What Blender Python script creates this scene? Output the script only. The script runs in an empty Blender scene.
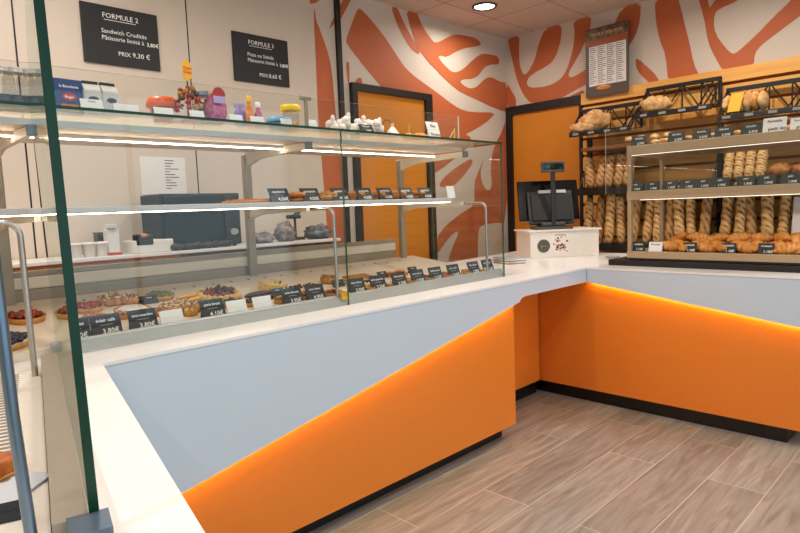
import bpy, bmesh, math, random
from mathutils import Vector, Matrix, noise
random.seed(11)
sc = bpy.context.scene
COL = sc.collection
pi = math.pi

# ------------------------------------------------------------------ camera
M = [[0.7072875, -0.7058633, -0.0387470], [0.0954711, 0.0410679, 0.9945847], [-0.7004496, -0.7071565, 0.0964364]]
F_PX = 602.6; H = 1.45
cam = bpy.data.objects.new('camera', bpy.data.cameras.new('camera'))
COL.objects.link(cam)
cam.data.sensor_width = 36; cam.data.lens = F_PX / 800 * 36; cam.data.clip_start = .02
mw = Matrix.Identity(4)
for i in range(3):
    for j in range(3): mw[i][j] = M[j][i]
mw[2][3] = H
cam.matrix_world = mw
sc.camera = cam

def ray(px, py):
    q = (px - 400, -(py - 266.5), -F_PX)
    return Vector([sum(M[k][i] * q[k] for k in range(3)) for i in range(3)])
def at_z(px, py, z): r = ray(px, py); return Vector((0, 0, H)) + r * ((z - H) / r.z)
def at_y(px, py, y): r = ray(px, py); return Vector((0, 0, H)) + r * (y / r.y)
def at_x(px, py, x): r = ray(px, py); return Vector((0, 0, H)) + r * (x / r.x)

# ------------------------------------------------------------------ materials
def lin(h):
    h = h.lstrip('#'); v = [int(h[i:i+2], 16) / 255 for i in (0, 2, 4)]
    return tuple(((c + .055) / 1.055) ** 2.4 if c > .04045 else c / 12.92 for c in v) + (1,)
MATS = {}
def mat(name, col, rough=.5, metal=0, noise_amt=0, nscale=20, col2=None, bump=0, emit=0, coat=0, spec=.5, trans=0):
    if name in MATS: return MATS[name]
    m = bpy.data.materials.new(name); m.use_nodes = True; MATS[name] = m
    nt = m.node_tree; b = nt.nodes['Principled BSDF']
    b.inputs['Base Color'].default_value = lin(col); b.inputs['Roughness'].default_value = rough
    b.inputs['Metallic'].default_value = metal; b.inputs['Coat Weight'].default_value = coat
    b.inputs['Specular IOR Level'].default_value = spec
    b.inputs['Transmission Weight'].default_value = trans
    tc = nt.nodes.new('ShaderNodeTexCoord')
    n = nt.nodes.new('ShaderNodeTexNoise'); n.inputs['Scale'].default_value = nscale; n.inputs['Detail'].default_value = 4
    nt.links.new(tc.outputs['Object'], n.inputs['Vector'])
    r = nt.nodes.new('ShaderNodeValToRGB')
    r.color_ramp.elements[0].position = .35; r.color_ramp.elements[1].position = .65
    c1 = lin(col); c2 = lin(col2) if col2 else tuple(max(0, c * (1 - (noise_amt or .04))) for c in c1[:3]) + (1,)
    r.color_ramp.elements[0].color = c2; r.color_ramp.elements[1].color = c1
    nt.links.new(n.outputs['Fac'], r.inputs['Fac']); nt.links.new(r.outputs['Color'], b.inputs['Base Color'])
    if bump:
        bp = nt.nodes.new('ShaderNodeBump'); bp.inputs['Strength'].default_value = bump; bp.inputs['Distance'].default_value = .01
        nt.links.new(n.outputs['Fac'], bp.inputs['Height']); nt.links.new(bp.outputs['Normal'], b.inputs['Normal'])
    if emit:
        b.inputs['Emission Color'].default_value = lin(col); b.inputs['Emission Strength'].default_value = emit
    return m
def emis(name, col, s):
    if name in MATS: return MATS[name]
    m = bpy.data.materials.new(name); m.use_nodes = True; MATS[name] = m
    nt = m.node_tree; nt.nodes.clear()
    e = nt.nodes.new('ShaderNodeEmission'); e.inputs[0].default_value = lin(col); e.inputs[1].default_value = s
    o = nt.nodes.new('ShaderNodeOutputMaterial'); nt.links.new(e.outputs[0], o.inputs[0]); return m
def glass_mat(name, tint, ior=1.45, rough=0.0):
    if name in MATS: return MATS[name]
    m = bpy.data.materials.new(name); m.use_nodes = True; MATS[name] = m
    nt = m.node_tree; nt.nodes.clear()
    t = nt.nodes.new('ShaderNodeBsdfTransparent'); t.inputs[0].default_value = tint
    g = nt.nodes.new('ShaderNodeBsdfGlossy'); g.inputs['Roughness'].default_value = rough; g.inputs[0].default_value = (.9, .95, .93, 1)
    f = nt.nodes.new('ShaderNodeFresnel')
    ge = nt.nodes.new('ShaderNodeNewGeometry'); ma = nt.nodes.new('ShaderNodeMath'); ma.operation = 'MULTIPLY_ADD'
    ma.inputs[1].default_value = 1 / ior - ior; ma.inputs[2].default_value = ior
    nt.links.new(ge.outputs['Backfacing'], ma.inputs[0]); nt.links.new(ma.outputs[0], f.inputs[0])
    x = nt.nodes.new('ShaderNodeMixShader'); o = nt.nodes.new('ShaderNodeOutputMaterial')
    nt.links.new(f.outputs[0], x.inputs[0]); nt.links.new(t.outputs[0], x.inputs[1]); nt.links.new(g.outputs[0], x.inputs[2])
    nt.links.new(x.outputs[0], o.inputs[0]); return m
GLASS = glass_mat('clear_glass', (.957, .968, .96, 1), 1.32)
GEDGE = mat('green_glass_edge', '#063a24', .3, spec=.3)
GEDGE2 = mat('pale_glass_edge', '#46705c', .25, spec=.4)
GEDGE3 = mat('bright_glass_edge', '#d5dccb', .2, spec=.8)
PLASTIC = glass_mat('clear_plastic', (.86, .86, .85, 1), 1.4, .1)
BEIGE_WALL = mat('beige_wall_paint', '#d2c4b4', .7, nscale=3, noise_amt=.03)
PANEL_WALL = mat('beige_wall_panel', '#d0c2b2', .5, nscale=2, noise_amt=.03)
MURAL = mat('terracotta_mural_paint', '#bd6236', .65, nscale=3, noise_amt=.05)
BLACKM = mat('black_lacquer', '#15110f', .45)
BLACKP = mat('black_plinth', '#0d0b0b', .35)
DOORO = mat('orange_door', '#cf7f1e', .5, nscale=3)
ORANGE = mat('orange_laminate', '#e4802a', .38, nscale=2, noise_amt=.02)
WHITEP = mat('white_laminate', '#c6d3de', .35, nscale=2, noise_amt=.01)
WORKT = mat('white_solid_surface', '#f1eeea', .28, nscale=30, noise_amt=.015)
STEEL = mat('brushed_steel', '#b9b4ac', .3, 1)
GREYM = mat('grey_aluminium', '#bcbcb8', .4, .35)
TAUPE = mat('taupe_metal', '#a0937f', .45, .2)
CREAM = mat('cream_metal', '#e4d7c0', .5)
DECK = mat('ivory_display_deck', '#ebdcc6', .45, nscale=4)
CANOPY = mat('peach_canopy', '#ecd6c0', .5)
TANM = mat('tan_metal', '#b59b79', .4, .25)
CARD = mat('slate_card', '#22282e', .5)
CARDG = mat('green_black_card', '#1c2320', .5)
PAPER = mat('white_paper', '#f0eeea', .8)
INK = mat('white_lettering', '#f4f2ee', .7)
DINK = mat('dark_lettering', '#3a3634', .7)
DARKP = mat('dark_plastic', '#24221f', .4)
GREYP = mat('grey_plastic', '#4b4844', .5)
SCREEN = mat('glossy_screen', '#0b0c0e', .12)
HOLE = mat('dark_hole', '#2c241c', .8)
LEDW = emis('warm_white_strip', '#ffedd8', 18)
LEDS = emis('soft_white_strip', '#fff0dc', 2.5)
LEDO = emis('amber_strip', '#ffc840', 40)
LAMP = emis('downlight_lens', '#fff3e2', 14)

def slash_bread(name, base, pale, scale, ang, dirt=.5):
    if name in MATS: return MATS[name]
    m = mat(name, base, .6, nscale=18, col2=pale, bump=.4)
    nt = m.node_tree; b = nt.nodes['Principled BSDF']
    tc = nt.nodes.new('ShaderNodeTexCoord'); mp = nt.nodes.new('ShaderNodeMapping'); mp.inputs['Rotation'].default_value = ang
    w = nt.nodes.new('ShaderNodeTexWave'); w.inputs['Scale'].default_value = scale; w.inputs['Distortion'].default_value = 1.5; w.inputs['Detail Scale'].default_value = 2
    nt.links.new(tc.outputs['Object'], mp.inputs[0]); nt.links.new(mp.outputs[0], w.inputs[0])
    r = nt.nodes.new('ShaderNodeValToRGB'); r.color_ramp.elements[0].position = .35; r.color_ramp.elements[1].position = .7
    mx = nt.nodes.new('ShaderNodeMixRGB')
    nt.links.new(w.outputs['Fac'], r.inputs[0]); nt.links.new(r.outputs[0], mx.inputs[0])
    old = b.inputs['Base Color'].links[0].from_socket
    nt.links.new(old, mx.inputs[1]); mx.inputs[2].default_value = lin(pale); nt.links.new(mx.outputs[0], b.inputs['Base Color'])
    return m
BREAD = slash_bread('baguette_crust', '#6b3a12', '#d2a868', 8, (0, .9, .3))
BREAD2 = slash_bread('dark_crust', '#5c3214', '#b98a50', 7, (0, .9, .9))
LOAF = mat('pale_floured_crust', '#c08038', .7, nscale=22, col2='#e3c08a', bump=.5)
LOAFD = mat('brown_crust', '#7a4218', .6, nscale=22, col2='#b47832', bump=.5)
CROIS = mat('golden_flaky_pastry', '#e6a654', .5, nscale=16, col2='#c47a30', bump=.5)
SHORT = mat('shortcrust', '#cf9650', .7, nscale=40, col2='#b87c38', bump=.3)

# floor planks
def floor_mat():
    m = bpy.data.materials.new('grey_brown_plank_floor'); m.use_nodes = True
    nt = m.node_tree; b = nt.nodes['Principled BSDF']; b.inputs['Roughness'].default_value = .33
    tc = nt.nodes.new('ShaderNodeTexCoord')
    br = nt.nodes.new('ShaderNodeTexBrick'); br.offset = .37
    br.inputs['Scale'].default_value = 1; br.inputs['Brick Width'].default_value = 1.33; br.inputs['Row Height'].default_value = .266
    br.inputs['Mortar Size'].default_value = .002; br.inputs['Bias'].default_value = 0
    br.inputs['Color1'].default_value = (0, 0, 0, 1); br.inputs['Color2'].default_value = (1, 1, 1, 1); br.inputs['Mortar'].default_value = (.5, .5, .5, 1)
    mp0 = nt.nodes.new('ShaderNodeMapping'); mp0.inputs['Location'].default_value = (.3, -.77 + .266 * 12, 0)
    nt.links.new(tc.outputs['Object'], mp0.inputs[0]); nt.links.new(mp0.outputs[0], br.inputs['Vector'])
    mp = nt.nodes.new('ShaderNodeMapping'); mp.inputs['Scale'].default_value = (.8, 8, 1)
    off = nt.nodes.new('ShaderNodeVectorMath'); off.operation = 'MULTIPLY_ADD'
    off.inputs[1].default_value = (7, 3, 5)
    nt.links.new(br.outputs['Color'], off.inputs[0]); nt.links.new(tc.outputs['Object'], off.inputs[2])
    nt.links.new(off.outputs[0], mp.inputs[0])
    n = nt.nodes.new('ShaderNodeTexNoise'); n.inputs['Scale'].default_value = 2.2; n.inputs['Detail'].default_value = 6; n.inputs['Distortion'].default_value = 2.0
    nt.links.new(mp.outputs[0], n.inputs[0])
    r = nt.nodes.new('ShaderNodeValToRGB')
    r.color_ramp.elements[0].position = .3; r.color_ramp.elements[0].color = lin('#7d7871')
    r.color_ramp.elements[1].position = .72; r.color_ramp.elements[1].color = lin('#a5a19b')
    nt.links.new(n.outputs['Fac'], r.inputs[0])
    mx = nt.nodes.new('ShaderNodeMixRGB'); mx.blend_type = 'MULTIPLY'; mx.inputs[0].default_value = .55
    r2 = nt.nodes.new('ShaderNodeValToRGB'); r2.color_ramp.elements[0].color = (.55, .53, .51, 1); r2.color_ramp.elements[1].color = (1.0, .98, .96, 1)
    nt.links.new(br.outputs['Color'], r2.inputs[0]); nt.links.new(r.outputs[0], mx.inputs[1]); nt.links.new(r2.outputs[0], mx.inputs[2])
    mo = nt.nodes.new('ShaderNodeMixRGB'); nt.links.new(br.outputs['Fac'], mo.inputs[0]); nt.links.new(mx.outputs[0], mo.inputs[1]); mo.inputs[2].default_value = lin('#bab0a6')
    nt.links.new(mo.outputs[0], b.inputs['Base Color'])
    return m
FLOOR = floor_mat()
def ceil_mat():
    m = bpy.data.materials.new('ceiling_tiles'); m.use_nodes = True
    nt = m.node_tree; b = nt.nodes['Principled BSDF']; b.inputs['Roughness'].default_value = .85
    tc = nt.nodes.new('ShaderNodeTexCoord'); mp = nt.nodes.new('ShaderNodeMapping')
    mp.inputs['Location'].default_value = (-4.2 + .715 * 12, -3.555 + .612 * 12, 0)
    br = nt.nodes.new('ShaderNodeTexBrick'); br.offset = 0
    br.inputs['Scale'].default_value = 1; br.inputs['Brick Width'].default_value = .715; br.inputs['Row Height'].default_value = .612
    br.inputs['Mortar Size'].default_value = .007
    br.inputs['Color1'].default_value = lin('#d6c3b4'); br.inputs['Color2'].default_value = lin('#d2bfb0'); br.inputs['Mortar'].default_value = lin('#a8917f')
    nt.links.new(tc.outputs['Object'], mp.inputs[0]); nt.links.new(mp.outputs[0], br.inputs[0])
    nt.links.new(br.outputs['Color'], b.inputs['Base Color']); return m
CEILM = ceil_mat()
def wood_mat():
    m = mat('honey_wood_slats', '#efb25c', .5, nscale=3, col2='#e39f48')
    nt = m.node_tree
    for n in nt.nodes:
        if n.type == 'TEX_NOISE':
            mp = nt.nodes.new('ShaderNodeMapping'); mp.inputs['Scale'].default_value = (1, .6, 9)
            l = n.inputs['Vector'].links[0]; s = l.from_socket; nt.links.new(s, mp.inputs[0]); nt.links.new(mp.outputs[0], n.inputs['Vector'])
    return m
WOOD = wood_mat()

# ------------------------------------------------------------------ mesh builder
class MB:
    def __init__(s): s.v = []; s.f = []; s.m = []; s.sm = []
    def add(s, vs, fs, mi=0, smooth=False):
        o = len(s.v); s.v += [tuple(v) for v in vs]
        for f in fs: s.f.append([i + o for i in f]); s.m.append(mi); s.sm.append(smooth)
        return s
    def box(s, a, b, mi=0, mx=None):
        x0, y0, z0 = a; x1, y1, z1 = b
        vs = [Vector(p) for p in ((x0,y0,z0),(x1,y0,z0),(x1,y1,z0),(x0,y1,z0),(x0,y0,z1),(x1,y0,z1),(x1,y1,z1),(x0,y1,z1))]
        if mx: vs = [mx @ v for v in vs]
        return s.add(vs, [(0,3,2,1),(4,5,6,7),(0,1,5,4),(1,2,6,5),(2,3,7,6),(3,0,4,7)], mi)
    def bev(s, a, b, r=.005, mi=0, seg=2):
        bm = bmesh.new(); bmesh.ops.create_cube(bm, size=1)
        for v in bm.verts: v.co = Vector([a[i] + (v.co[i] + .5) * (b[i] - a[i]) for i in range(3)])
        bmesh.ops.bevel(bm, geom=bm.edges[:], offset=r, segments=seg, affect='EDGES', profile=.5)
        bm.verts.index_update()
        s.add([v.co.copy() for v in bm.verts], [[v.index for v in f.verts] for f in bm.faces], mi); bm.free(); return s
    def prism(s, poly, d, mi=0, side=None):
        # poly: list of 3D points (planar), extruded along vector d
        n = len(poly); P = [Vector(p) for p in poly]; D = Vector(d)
        vs = P + [p + D for p in P]
        nrm = Vector((0, 0, 0))
        for i in range(n): nrm += P[i].cross(P[(i + 1) % n])
        fl = nrm.dot(D) > 0
        f1 = list(range(n)); f2 = [i + n for i in range(n)]
        if fl: f1 = f1[::-1]
        else: f2 = f2[::-1]
        s.add(vs, [f1, f2], mi)
        o = len(s.v) - 2 * n
        for i in range(n):
            j = (i + 1) % n; q = [i, j, j + n, i + n]
            if not fl: q = q[::-1]
            s.f.append([k + o for k in q]); s.m.append(mi if side is None else side); s.sm.append(False)
        return s
    def lathe(s, prof, n=20, c=(0, 0, 0), mi=0, smooth=True, mx=None):
        vs = []; fs = []; c = Vector(c)
        for r, z in prof:
            for k in range(n):
                a = 2 * pi * k / n; p = Vector((r * math.cos(a), r * math.sin(a), z))
                if mx: p = mx @ p
                vs.append(p + c)
        for i in range(len(prof) - 1):
            for k in range(n):
                k2 = (k + 1) % n; fs.append((i * n + k, i * n + k2, (i + 1) * n + k2, (i + 1) * n + k))
        s.add(vs, fs, mi, smooth)
        s.add(vs[:n], [tuple(range(n))[::-1]], mi); s.add(vs[-n:], [tuple(range(n))], mi); return s
    def cyl(s, p, q, r, n=12, mi=0, r2=None):
        p = Vector(p); q = Vector(q); d = q - p
        mx = d.to_track_quat('Z', 'Y').to_matrix()
        return s.lathe([(r, 0), (r if r2 is None else r2, d.length)], n, p, mi, True, mx)
    def tube(s, pts, r, n=8, mi=0, rad=None):
        pts = [Vector(p) for p in pts]; vs = []; fs = []; up = None
        for i, p in enumerate(pts):
            t = (pts[min(i + 1, len(pts) - 1)] - pts[max(i - 1, 0)]).normalized()
            if up is None: up = t.orthogonal().normalized()
            up = (up - t * up.dot(t)).normalized(); b = t.cross(up)
            rr = rad[i] if rad else r
            for k in range(n):
                a = 2 * pi * k / n; vs.append(p + (up * math.cos(a) + b * math.sin(a)) * rr)
        for i in range(len(pts) - 1):
            for k in range(n):
                k2 = (k + 1) % n; fs.append((i * n + k, i * n + k2, (i + 1) * n + k2, (i + 1) * n + k))
        s.add(vs, fs, mi, True); s.add(vs[:n], [tuple(range(n))[::-1]], mi); s.add(vs[-n:], [tuple(range(n))], mi); return s
    def blob(s, c, r, mi=0, seg=12, rings=8, amp=0, fr=8, seed=0, mx=None, flat=None):
        vs = []; fs = []; c = Vector(c)
        for i in range(rings + 1):
            th = pi * i / rings
            for k in range(seg):
                a = 2 * pi * k / seg
                d = Vector((math.sin(th) * math.cos(a), math.sin(th) * math.sin(a), math.cos(th)))
                w = 1 + amp * noise.noise(d * fr * .3 + Vector((seed, seed * 2.1, 0)))
                p = Vector((d.x * r[0] * w, d.y * r[1] * w, d.z * r[2] * w))
                if flat is not None and p.z < flat: p.z = flat
                if mx: p = mx @ p
                vs.append(p + c)
        for i in range(rings):
            for k in range(seg):
                k2 = (k + 1) % seg; fs.append((i * seg + k, (i + 1) * seg + k, (i + 1) * seg + k2, i * seg + k2))
        return s.add(vs, fs, mi, True)
    def mesh(s, name, mats):
        me = bpy.data.meshes.new(name); me.from_pydata(s.v, [], s.f)
        for m in mats: me.materials.append(m)
        me.polygons.foreach_set('material_index', s.m); me.polygons.foreach_set('use_smooth', s.sm)
        me.update(); return me
    def build(s, name, mats, parent=None, loc=None, rot=None):
        if not isinstance(mats, (list, tuple)): mats = [mats]
        o = bpy.data.objects.new(name, s.mesh(name, mats)); COL.objects.link(o)
        if parent: o.parent = parent
        if loc is not None: o.location = loc
        if rot is not None: o.rotation_euler = rot
        return o
def struct(o): o['kind'] = 'structure'; return o
def tag(o, label, cat, group=None, kind=None):
    o['label'] = label; o['category'] = cat
    if group: o['group'] = group
    if kind: o['kind'] = kind
    return o
def thing(name, label, cat, loc=(0, 0, 0), rot=(0, 0, 0), group=None):
    o = bpy.data.objects.new(name, None); o.empty_display_size = .05; COL.objects.link(o)
    o.location = loc; o.rotation_euler = rot if isinstance(rot, (tuple, list)) else (0, 0, rot)
    return tag(o, label, cat, group)
def copy_thing(src, label, loc, rot, group=None, scale=None):
    c = src.copy(); COL.objects.link(c); c.location = loc; c.rotation_euler = rot; c['label'] = label
    if group: c['group'] = group
    if scale: c.scale = (scale,) * 3 if not isinstance(scale, (tuple, list)) else scale
    for ch in list(src.children):
        d = ch.copy(); COL.objects.link(d); d.parent = c
        for g in list(ch.children):
            e = g.copy(); COL.objects.link(e); e.parent = d
    return c
def text_mesh(lines):
    # lines: (string, x, z, size, align) in the XZ plane facing -Y -> MB
    out = MB()
    for (t, x, z, size, al) in lines:
        cu = bpy.data.curves.new('t', 'FONT'); cu.body = t; cu.size = size; cu.align_x = al; cu.resolution_u = 2; cu.offset = size * .018 if size < .034 else 0
        ob = bpy.data.objects.new('t', cu); COL.objects.link(ob)
        dg = bpy.context.evaluated_depsgraph_get(); dg.update()
        me = bpy.data.meshes.new_from_object(ob.evaluated_get(dg))
        out.add([(v.co.x + x, 0, v.co.y + z) for v in me.vertices], [list(p.vertices) for p in me.polygons])
        bpy.data.objects.remove(ob); bpy.data.curves.remove(cu); bpy.data.meshes.remove(me)
    return out
def chaikin(poly, it=2):
    for _ in range(it):
        q = []
        for i in range(len(poly)):
            a = Vector(poly[i]); b = Vector(poly[(i + 1) % len(poly)])
            q += [a * .78 + b * .22, a * .22 + b * .78]
        poly = q
    return poly

# ------------------------------------------------------------------ room shell
YW = 3.9; XW = 5.61; ZC = 3.224; WT = .988
struct(MB().box((-2.3, -2.6, -.05), (XW, YW, 0)).build('floor', FLOOR))
struct(MB().box((-2.3, -2.6, ZC), (XW, YW, ZC + .05)).build('ceiling', CEILM))
# mural outlines, as they run over each wall (traced on the wall plane)
mural_left = [
 [(313.8,9),(314.6,9),(316,20),(320,30),(327,49.5),(330.7,64.5),(332.7,80),(336,118),(341,160),(347,215),(352,262),(330,262),(326,215),(322,165),(318,118),(316.5,80),(315,45),(313.8,22.5)],
 [(307,2),(312,-4),(324,-4),(320,0),(315,3.5),(310.5,3.8)],
 [(328.8,30),(331,23),(334,17),(338,8),(343,0),(347,-9),(353,-9),(349.5,3),(343.5,14),(340.5,19),(335,22),(331.5,27)],
 [(357.8,7.8),(352.5,21),(345.8,39.8),(346.5,43.5),(360,61.5),(375,79.5),(384,90),(431,97),(433,140),(433,174),(443,168),(455,158),(463,152),(472,143),(470,136.5),(465,134.5),(472.6,130.7),(479,127),(488.3,120.6),(496,112.6),(469.3,112),(459.4,108.8),(450.2,102.8),(435.8,91.7),(420,80.5),(411,73.5),(403.5,66),(393,49.5),(381.8,33),(363,10.5)],
 [(438,187),(443,178),(455,168),(471,158),(473,162.9),(464.7,174.7),(452.9,187)],
 [(484,158),(478,172),(474,183),(474.5,205),(460.7,213.4),(446,225),(435.8,238.4),(436,256),(447,240),(454,232.5),(459.4,231),(452,248),(447,264),(478,262),(477.8,240),(478.5,229),(483,224.6),(493.6,223),(507,223),(506,118),(501.5,132.6),(496.2,141.8),(492.3,152.3),(490.3,169.4),(492,182.6),(490,190),(485.7,190),(481,180),(480.5,170)],
 [(390.8,6.8),(397.5,7.5),(402,19.5),(411,36),(419,50),(419.5,55),(412.5,51),(405,40.5),(396,22.5)],
 [(405.5,9),(417.3,12),(418,15.8),(422.5,27),(433,42),(437.5,42.8),(449.5,36),(455.5,34.2),(466,35.7),(476.5,38.3),(481,43.5),(479.5,45.8),(464.5,48.3),(455.5,51.8),(446.5,57.3),(440.5,55.5),(437.8,57),(443.5,64.5),(452.5,73),(461.5,70.5),(475,57.8),(482.5,53.3),(496,55.5),(499,59),(499,64.5),(490,64.5),(484,67.5),(479,75),(472.6,79),(463.4,79.2),(459.4,81.6),(464.7,86.4),(470.6,88.8),(476.5,87),(483,80.5),(487,77.5),(491.6,77.2),(498.8,81.2),(507,83),(508,112),(501.5,110.7),(488.3,105.5),(476.5,99.6),(466,95),(455.5,89),(442.3,77.2),(435,69),(428.5,63),(416.5,46.5),(410.5,28.5)],
 [(345.5,62),(349.5,62),(349.2,84),(348,84)],
 [(354,86),(356,79.5),(360,77),(362,80),(362,87)],
]
mural_back = [
 [(507,82),(511,90),(516,98),(516.3,107),(507,110)],
 [(507.8,38),(519.7,35),(519,48),(519.7,65),(523.5,75.4),(528,72.5),(534.7,60.3),(538.5,44.4),(545,27),(562,22),(561,40.6),(556.3,55.6),(550.7,64),(530,75.4),(526.3,82.9),(530,88),(547,86.6),(560,80),(566.6,70.7),(573,50),(575,33),(573,17),(591,13),(591,26),(586,40.6),(578.8,55.6),(568.5,72.5),(569.4,77.8),(575,76.3),(585.4,69.7),(600,62),(600,80),(585.4,84.7),(575,90.4),(559,99.5),(531.9,104.5),(523.4,95),(516.9,80),(513,63),(509.4,48)],
 [(567.5,97),(584.4,89.4),(584,94)],
 [(621.6,7),(641,2),(640.3,20.6),(635.6,35.6),(629,46),(610,60),(612,30)],
 [(635.6,57),(645,64.7),(655,74),(660,82),(650.6,84),(640,74),(636,66.6)],
 [(655,-4),(656,22.5),(660,41.3),(665.6,54.4),(668.5,84),(700,77),(693.8,63.8),(690,45),(684.4,22.5),(677,-10)],
 [(695,-14),(704,17),(707.8,41.3),(714.4,56.3),(723.8,72),(753.8,66),(754.8,53.5),(761.3,45),(772.6,36.6),(800,16),(850,-22),(820,-30),(791.4,0),(774.5,16),(755.7,35.7),(737,52.6),(732.2,54),(726.6,48.8),(718.2,38.5),(714,28),(714.4,15),(718.2,9.4),(737.9,1),(760,-16),(728,-22),(715.3,0),(708.8,9.4),(707,-16)],
]
w = MB().box((-2.3, YW, 0), (XW + .1, YW + .1, ZC + .05), 0)
zt = ZC - .001
for i, pl in enumerate(mural_left):
    pts = chaikin([(min(p.x, XW - .001), YW - .0015 - .0001 * i, min(p.z, zt)) for p in (at_y(a, b, YW) for a, b in pl)], 1)
    w.add(pts, [list(range(len(pts)))[::-1]], 1)
struct(w.build('wall_left', [BEIGE_WALL, MURAL]))
w = MB().box((XW, -2.6, 0), (XW + .1, YW, ZC + .05), 0)
for i, pl in enumerate(mural_back):
    pts = chaikin([(XW - .0015 - .0001 * i, min(p.y, YW - .001), min(p.z, zt)) for p in (at_x(a, b, XW) for a, b in pl)], 1)
    w.add(pts, [list(range(len(pts)))[::-1]], 1)
struct(w.build('wall_back', [BEIGE_WALL, MURAL]))
struct(MB().box((-2.4, -2.6, 0), (-2.3, YW + .1, ZC + .05)).build('wall_near', BEIGE_WALL))
# shop front on the street side: piers, sill and a big window
w = MB(); w.box((-2.3, -2.7, 0), (-1.6, -2.6, ZC)); w.box((5.0, -2.7, 0), (5.71, -2.6, ZC)); w.box((-1.6, -2.7, 2.9), (5.0, -2.6, ZC)); w.box((-1.6, -2.7, 0), (5, -2.6, .25))
struct(w.build('wall_front', BEIGE_WALL))
w = MB()
for x in (-1.6, .55, 2.75, 4.95): w.box((x, -2.68, .25), (x + .05, -2.62, 2.9))
w.box((-1.6, -2.68, .25), (5, -2.62, .3)); w.box((-1.6, -2.68, 2.85), (5, -2.62, 2.9)); w.box((-1.55, -2.652, .3), (4.95, -2.646, 2.85), 1)
struct(w.build('window_1', [BLACKM, GLASS]))
# beige wall boards with dark joints on the left wall
w = MB(); xs = [-2.3, -.1, .945, 1.955, 2.985]
for a, b in zip(xs[:-1], xs[1:]): w.box((a + .005, YW - .008, .0), (b - .005, YW - .001, ZC))
struct(w.build('trim_1', PANEL_WALL))
w = MB()
for a in xs[1:-1]: w.box((a - .005, YW - .0045, 0), (a + .005, YW - .0005, ZC))
struct(w.build('trim_2', BLACKM))
struct(MB().box((3.225, YW - .03, 0), (3.268, YW - .0005, ZC)).build('trim_3', BLACKM))
# door_1 in the left wall
def door(name, axis, a0, a1, top, fw):
    f = MB(); l = MB()
    if axis == 'y':
        f.box((a0, YW - .045, 0), (a0 + fw, YW - .001, top)); f.box((a1 - .09, YW - .045, 0), (a1, YW - .001, top)); f.box((a0 + fw, YW - .045, top - .06), (a1 - .09, YW - .001, top))
        l.box((a0 + fw, YW - .02, .005), (a1 - .09, YW - .002, top - .06))
    else:
        f.box((XW - .045, a1 - fw, 0), (XW - .001, a1, top)); f.box((XW - .045, a0, 0), (XW - .001, a0 + .03, top)); f.box((XW - .045, a0 + .03, top - .085), (XW - .001, a1 - fw, top))
        l.box((XW - .02, a0 + .03, .005), (XW - .002, a1 - fw, top - .085))
    o = struct(f.build(name, BLACKM)); lf = l.build('door_leaf', DOORO, o)
    h = MB()
    if axis == 'y': h.bev((a0 + fw + .05, YW - .06, 1.0), (a0 + fw + .17, YW - .045, 1.02), .004)
    else: h.bev((XW - .06, a0 + .08, 1.0), (XW - .045, a0 + .2, 1.02), .004)
    h.cyl(h_p := ((a0 + fw + .06, YW - .02, 1.01) if axis == 'y' else (XW - .02, a0 + .09, 1.01)), (h_p[0], YW - .05, 1.01) if axis == 'y' else (XW - .05, h_p[1], 1.01), .006)
    h.build('door_handle', STEEL, lf)
door('door_1', 'y', 3.348, 4.335, 2.5, .055)
door('door_2', 'x', 2.995, 3.895, 2.49, .075)
# honey wood panelling behind the bread racks
w = MB()
w.box((5.55, -1.5, 2.385), (5.609, 2.993, 2.49))
z = 2.36
k = 0
while z > .2:
    w.box((5.565, -1.5, z - .135), (5.609, 2.985, z)); z -= .16
w.box((5.59, -1.5, .1), (5.608, 2.985, 2.4), 1)
struct(w.build('trim_4', [WOOD, mat('dark_wood_groove', '#8c4a16', .7)]))

# ------------------------------------------------------------------ ceiling lights
lamp0 = None
spots = [(4.547, 3.385), (4.547, 1.55), (4.547, -.3), (2.6, 2.15), (.9, 2.9), (2.6, .3), (.7, .9), (-.9, 2.6), (-1.2, .6), (4.3, -1.8), (1.6, -1.6)]
names = ['round recessed ceiling downlight near the corner of the two patterned walls', 'round recessed ceiling downlight above the right-hand bread display', 'round recessed ceiling downlight beyond the end of the bread racks',
 'round recessed ceiling downlight above the middle of the service counter', 'round recessed ceiling downlight in front of the wall with menu boards', 'round recessed ceiling downlight over the customer floor', 'round recessed ceiling downlight above the near left counter',
 'round recessed ceiling downlight above the far left corner', 'round recessed ceiling downlight behind the viewer on the left', 'round recessed ceiling downlight by the shop window at the right', 'round recessed ceiling downlight by the shop window in the middle']
for i, (x, y) in enumerate(spots):
    if lamp0 is None:
        lamp0 = thing('ceiling_light', names[0], 'ceiling light', (x, y, ZC), group='ceiling downlights')
        MB().lathe([(.088, 0), (.112, 0), (.112, -.012), (.1, -.016), (.088, -.004), (.088, 0)], 32).build('rim', GREYP, lamp0)
        MB().lathe([(.0, -.002), (.088, -.002), (.088, -.004), (.0, -.004)], 32).build('lens', LAMP, lamp0)
    else: copy_thing(lamp0, names[i], (x, y, ZC), (0, 0, 0), 'ceiling downlights')
    L = bpy.data.lights.new('downlight_beam', 'AREA'); L.shape = 'DISK'; L.size = .17; L.energy = 17; L.color = (1, .92, .84); L.spread = math.radians(165)
    lo = bpy.data.objects.new('downlight_beam', L); COL.objects.link(lo); lo.location = (x, y, ZC - .02)
    if i == 0: L.energy = 11

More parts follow.
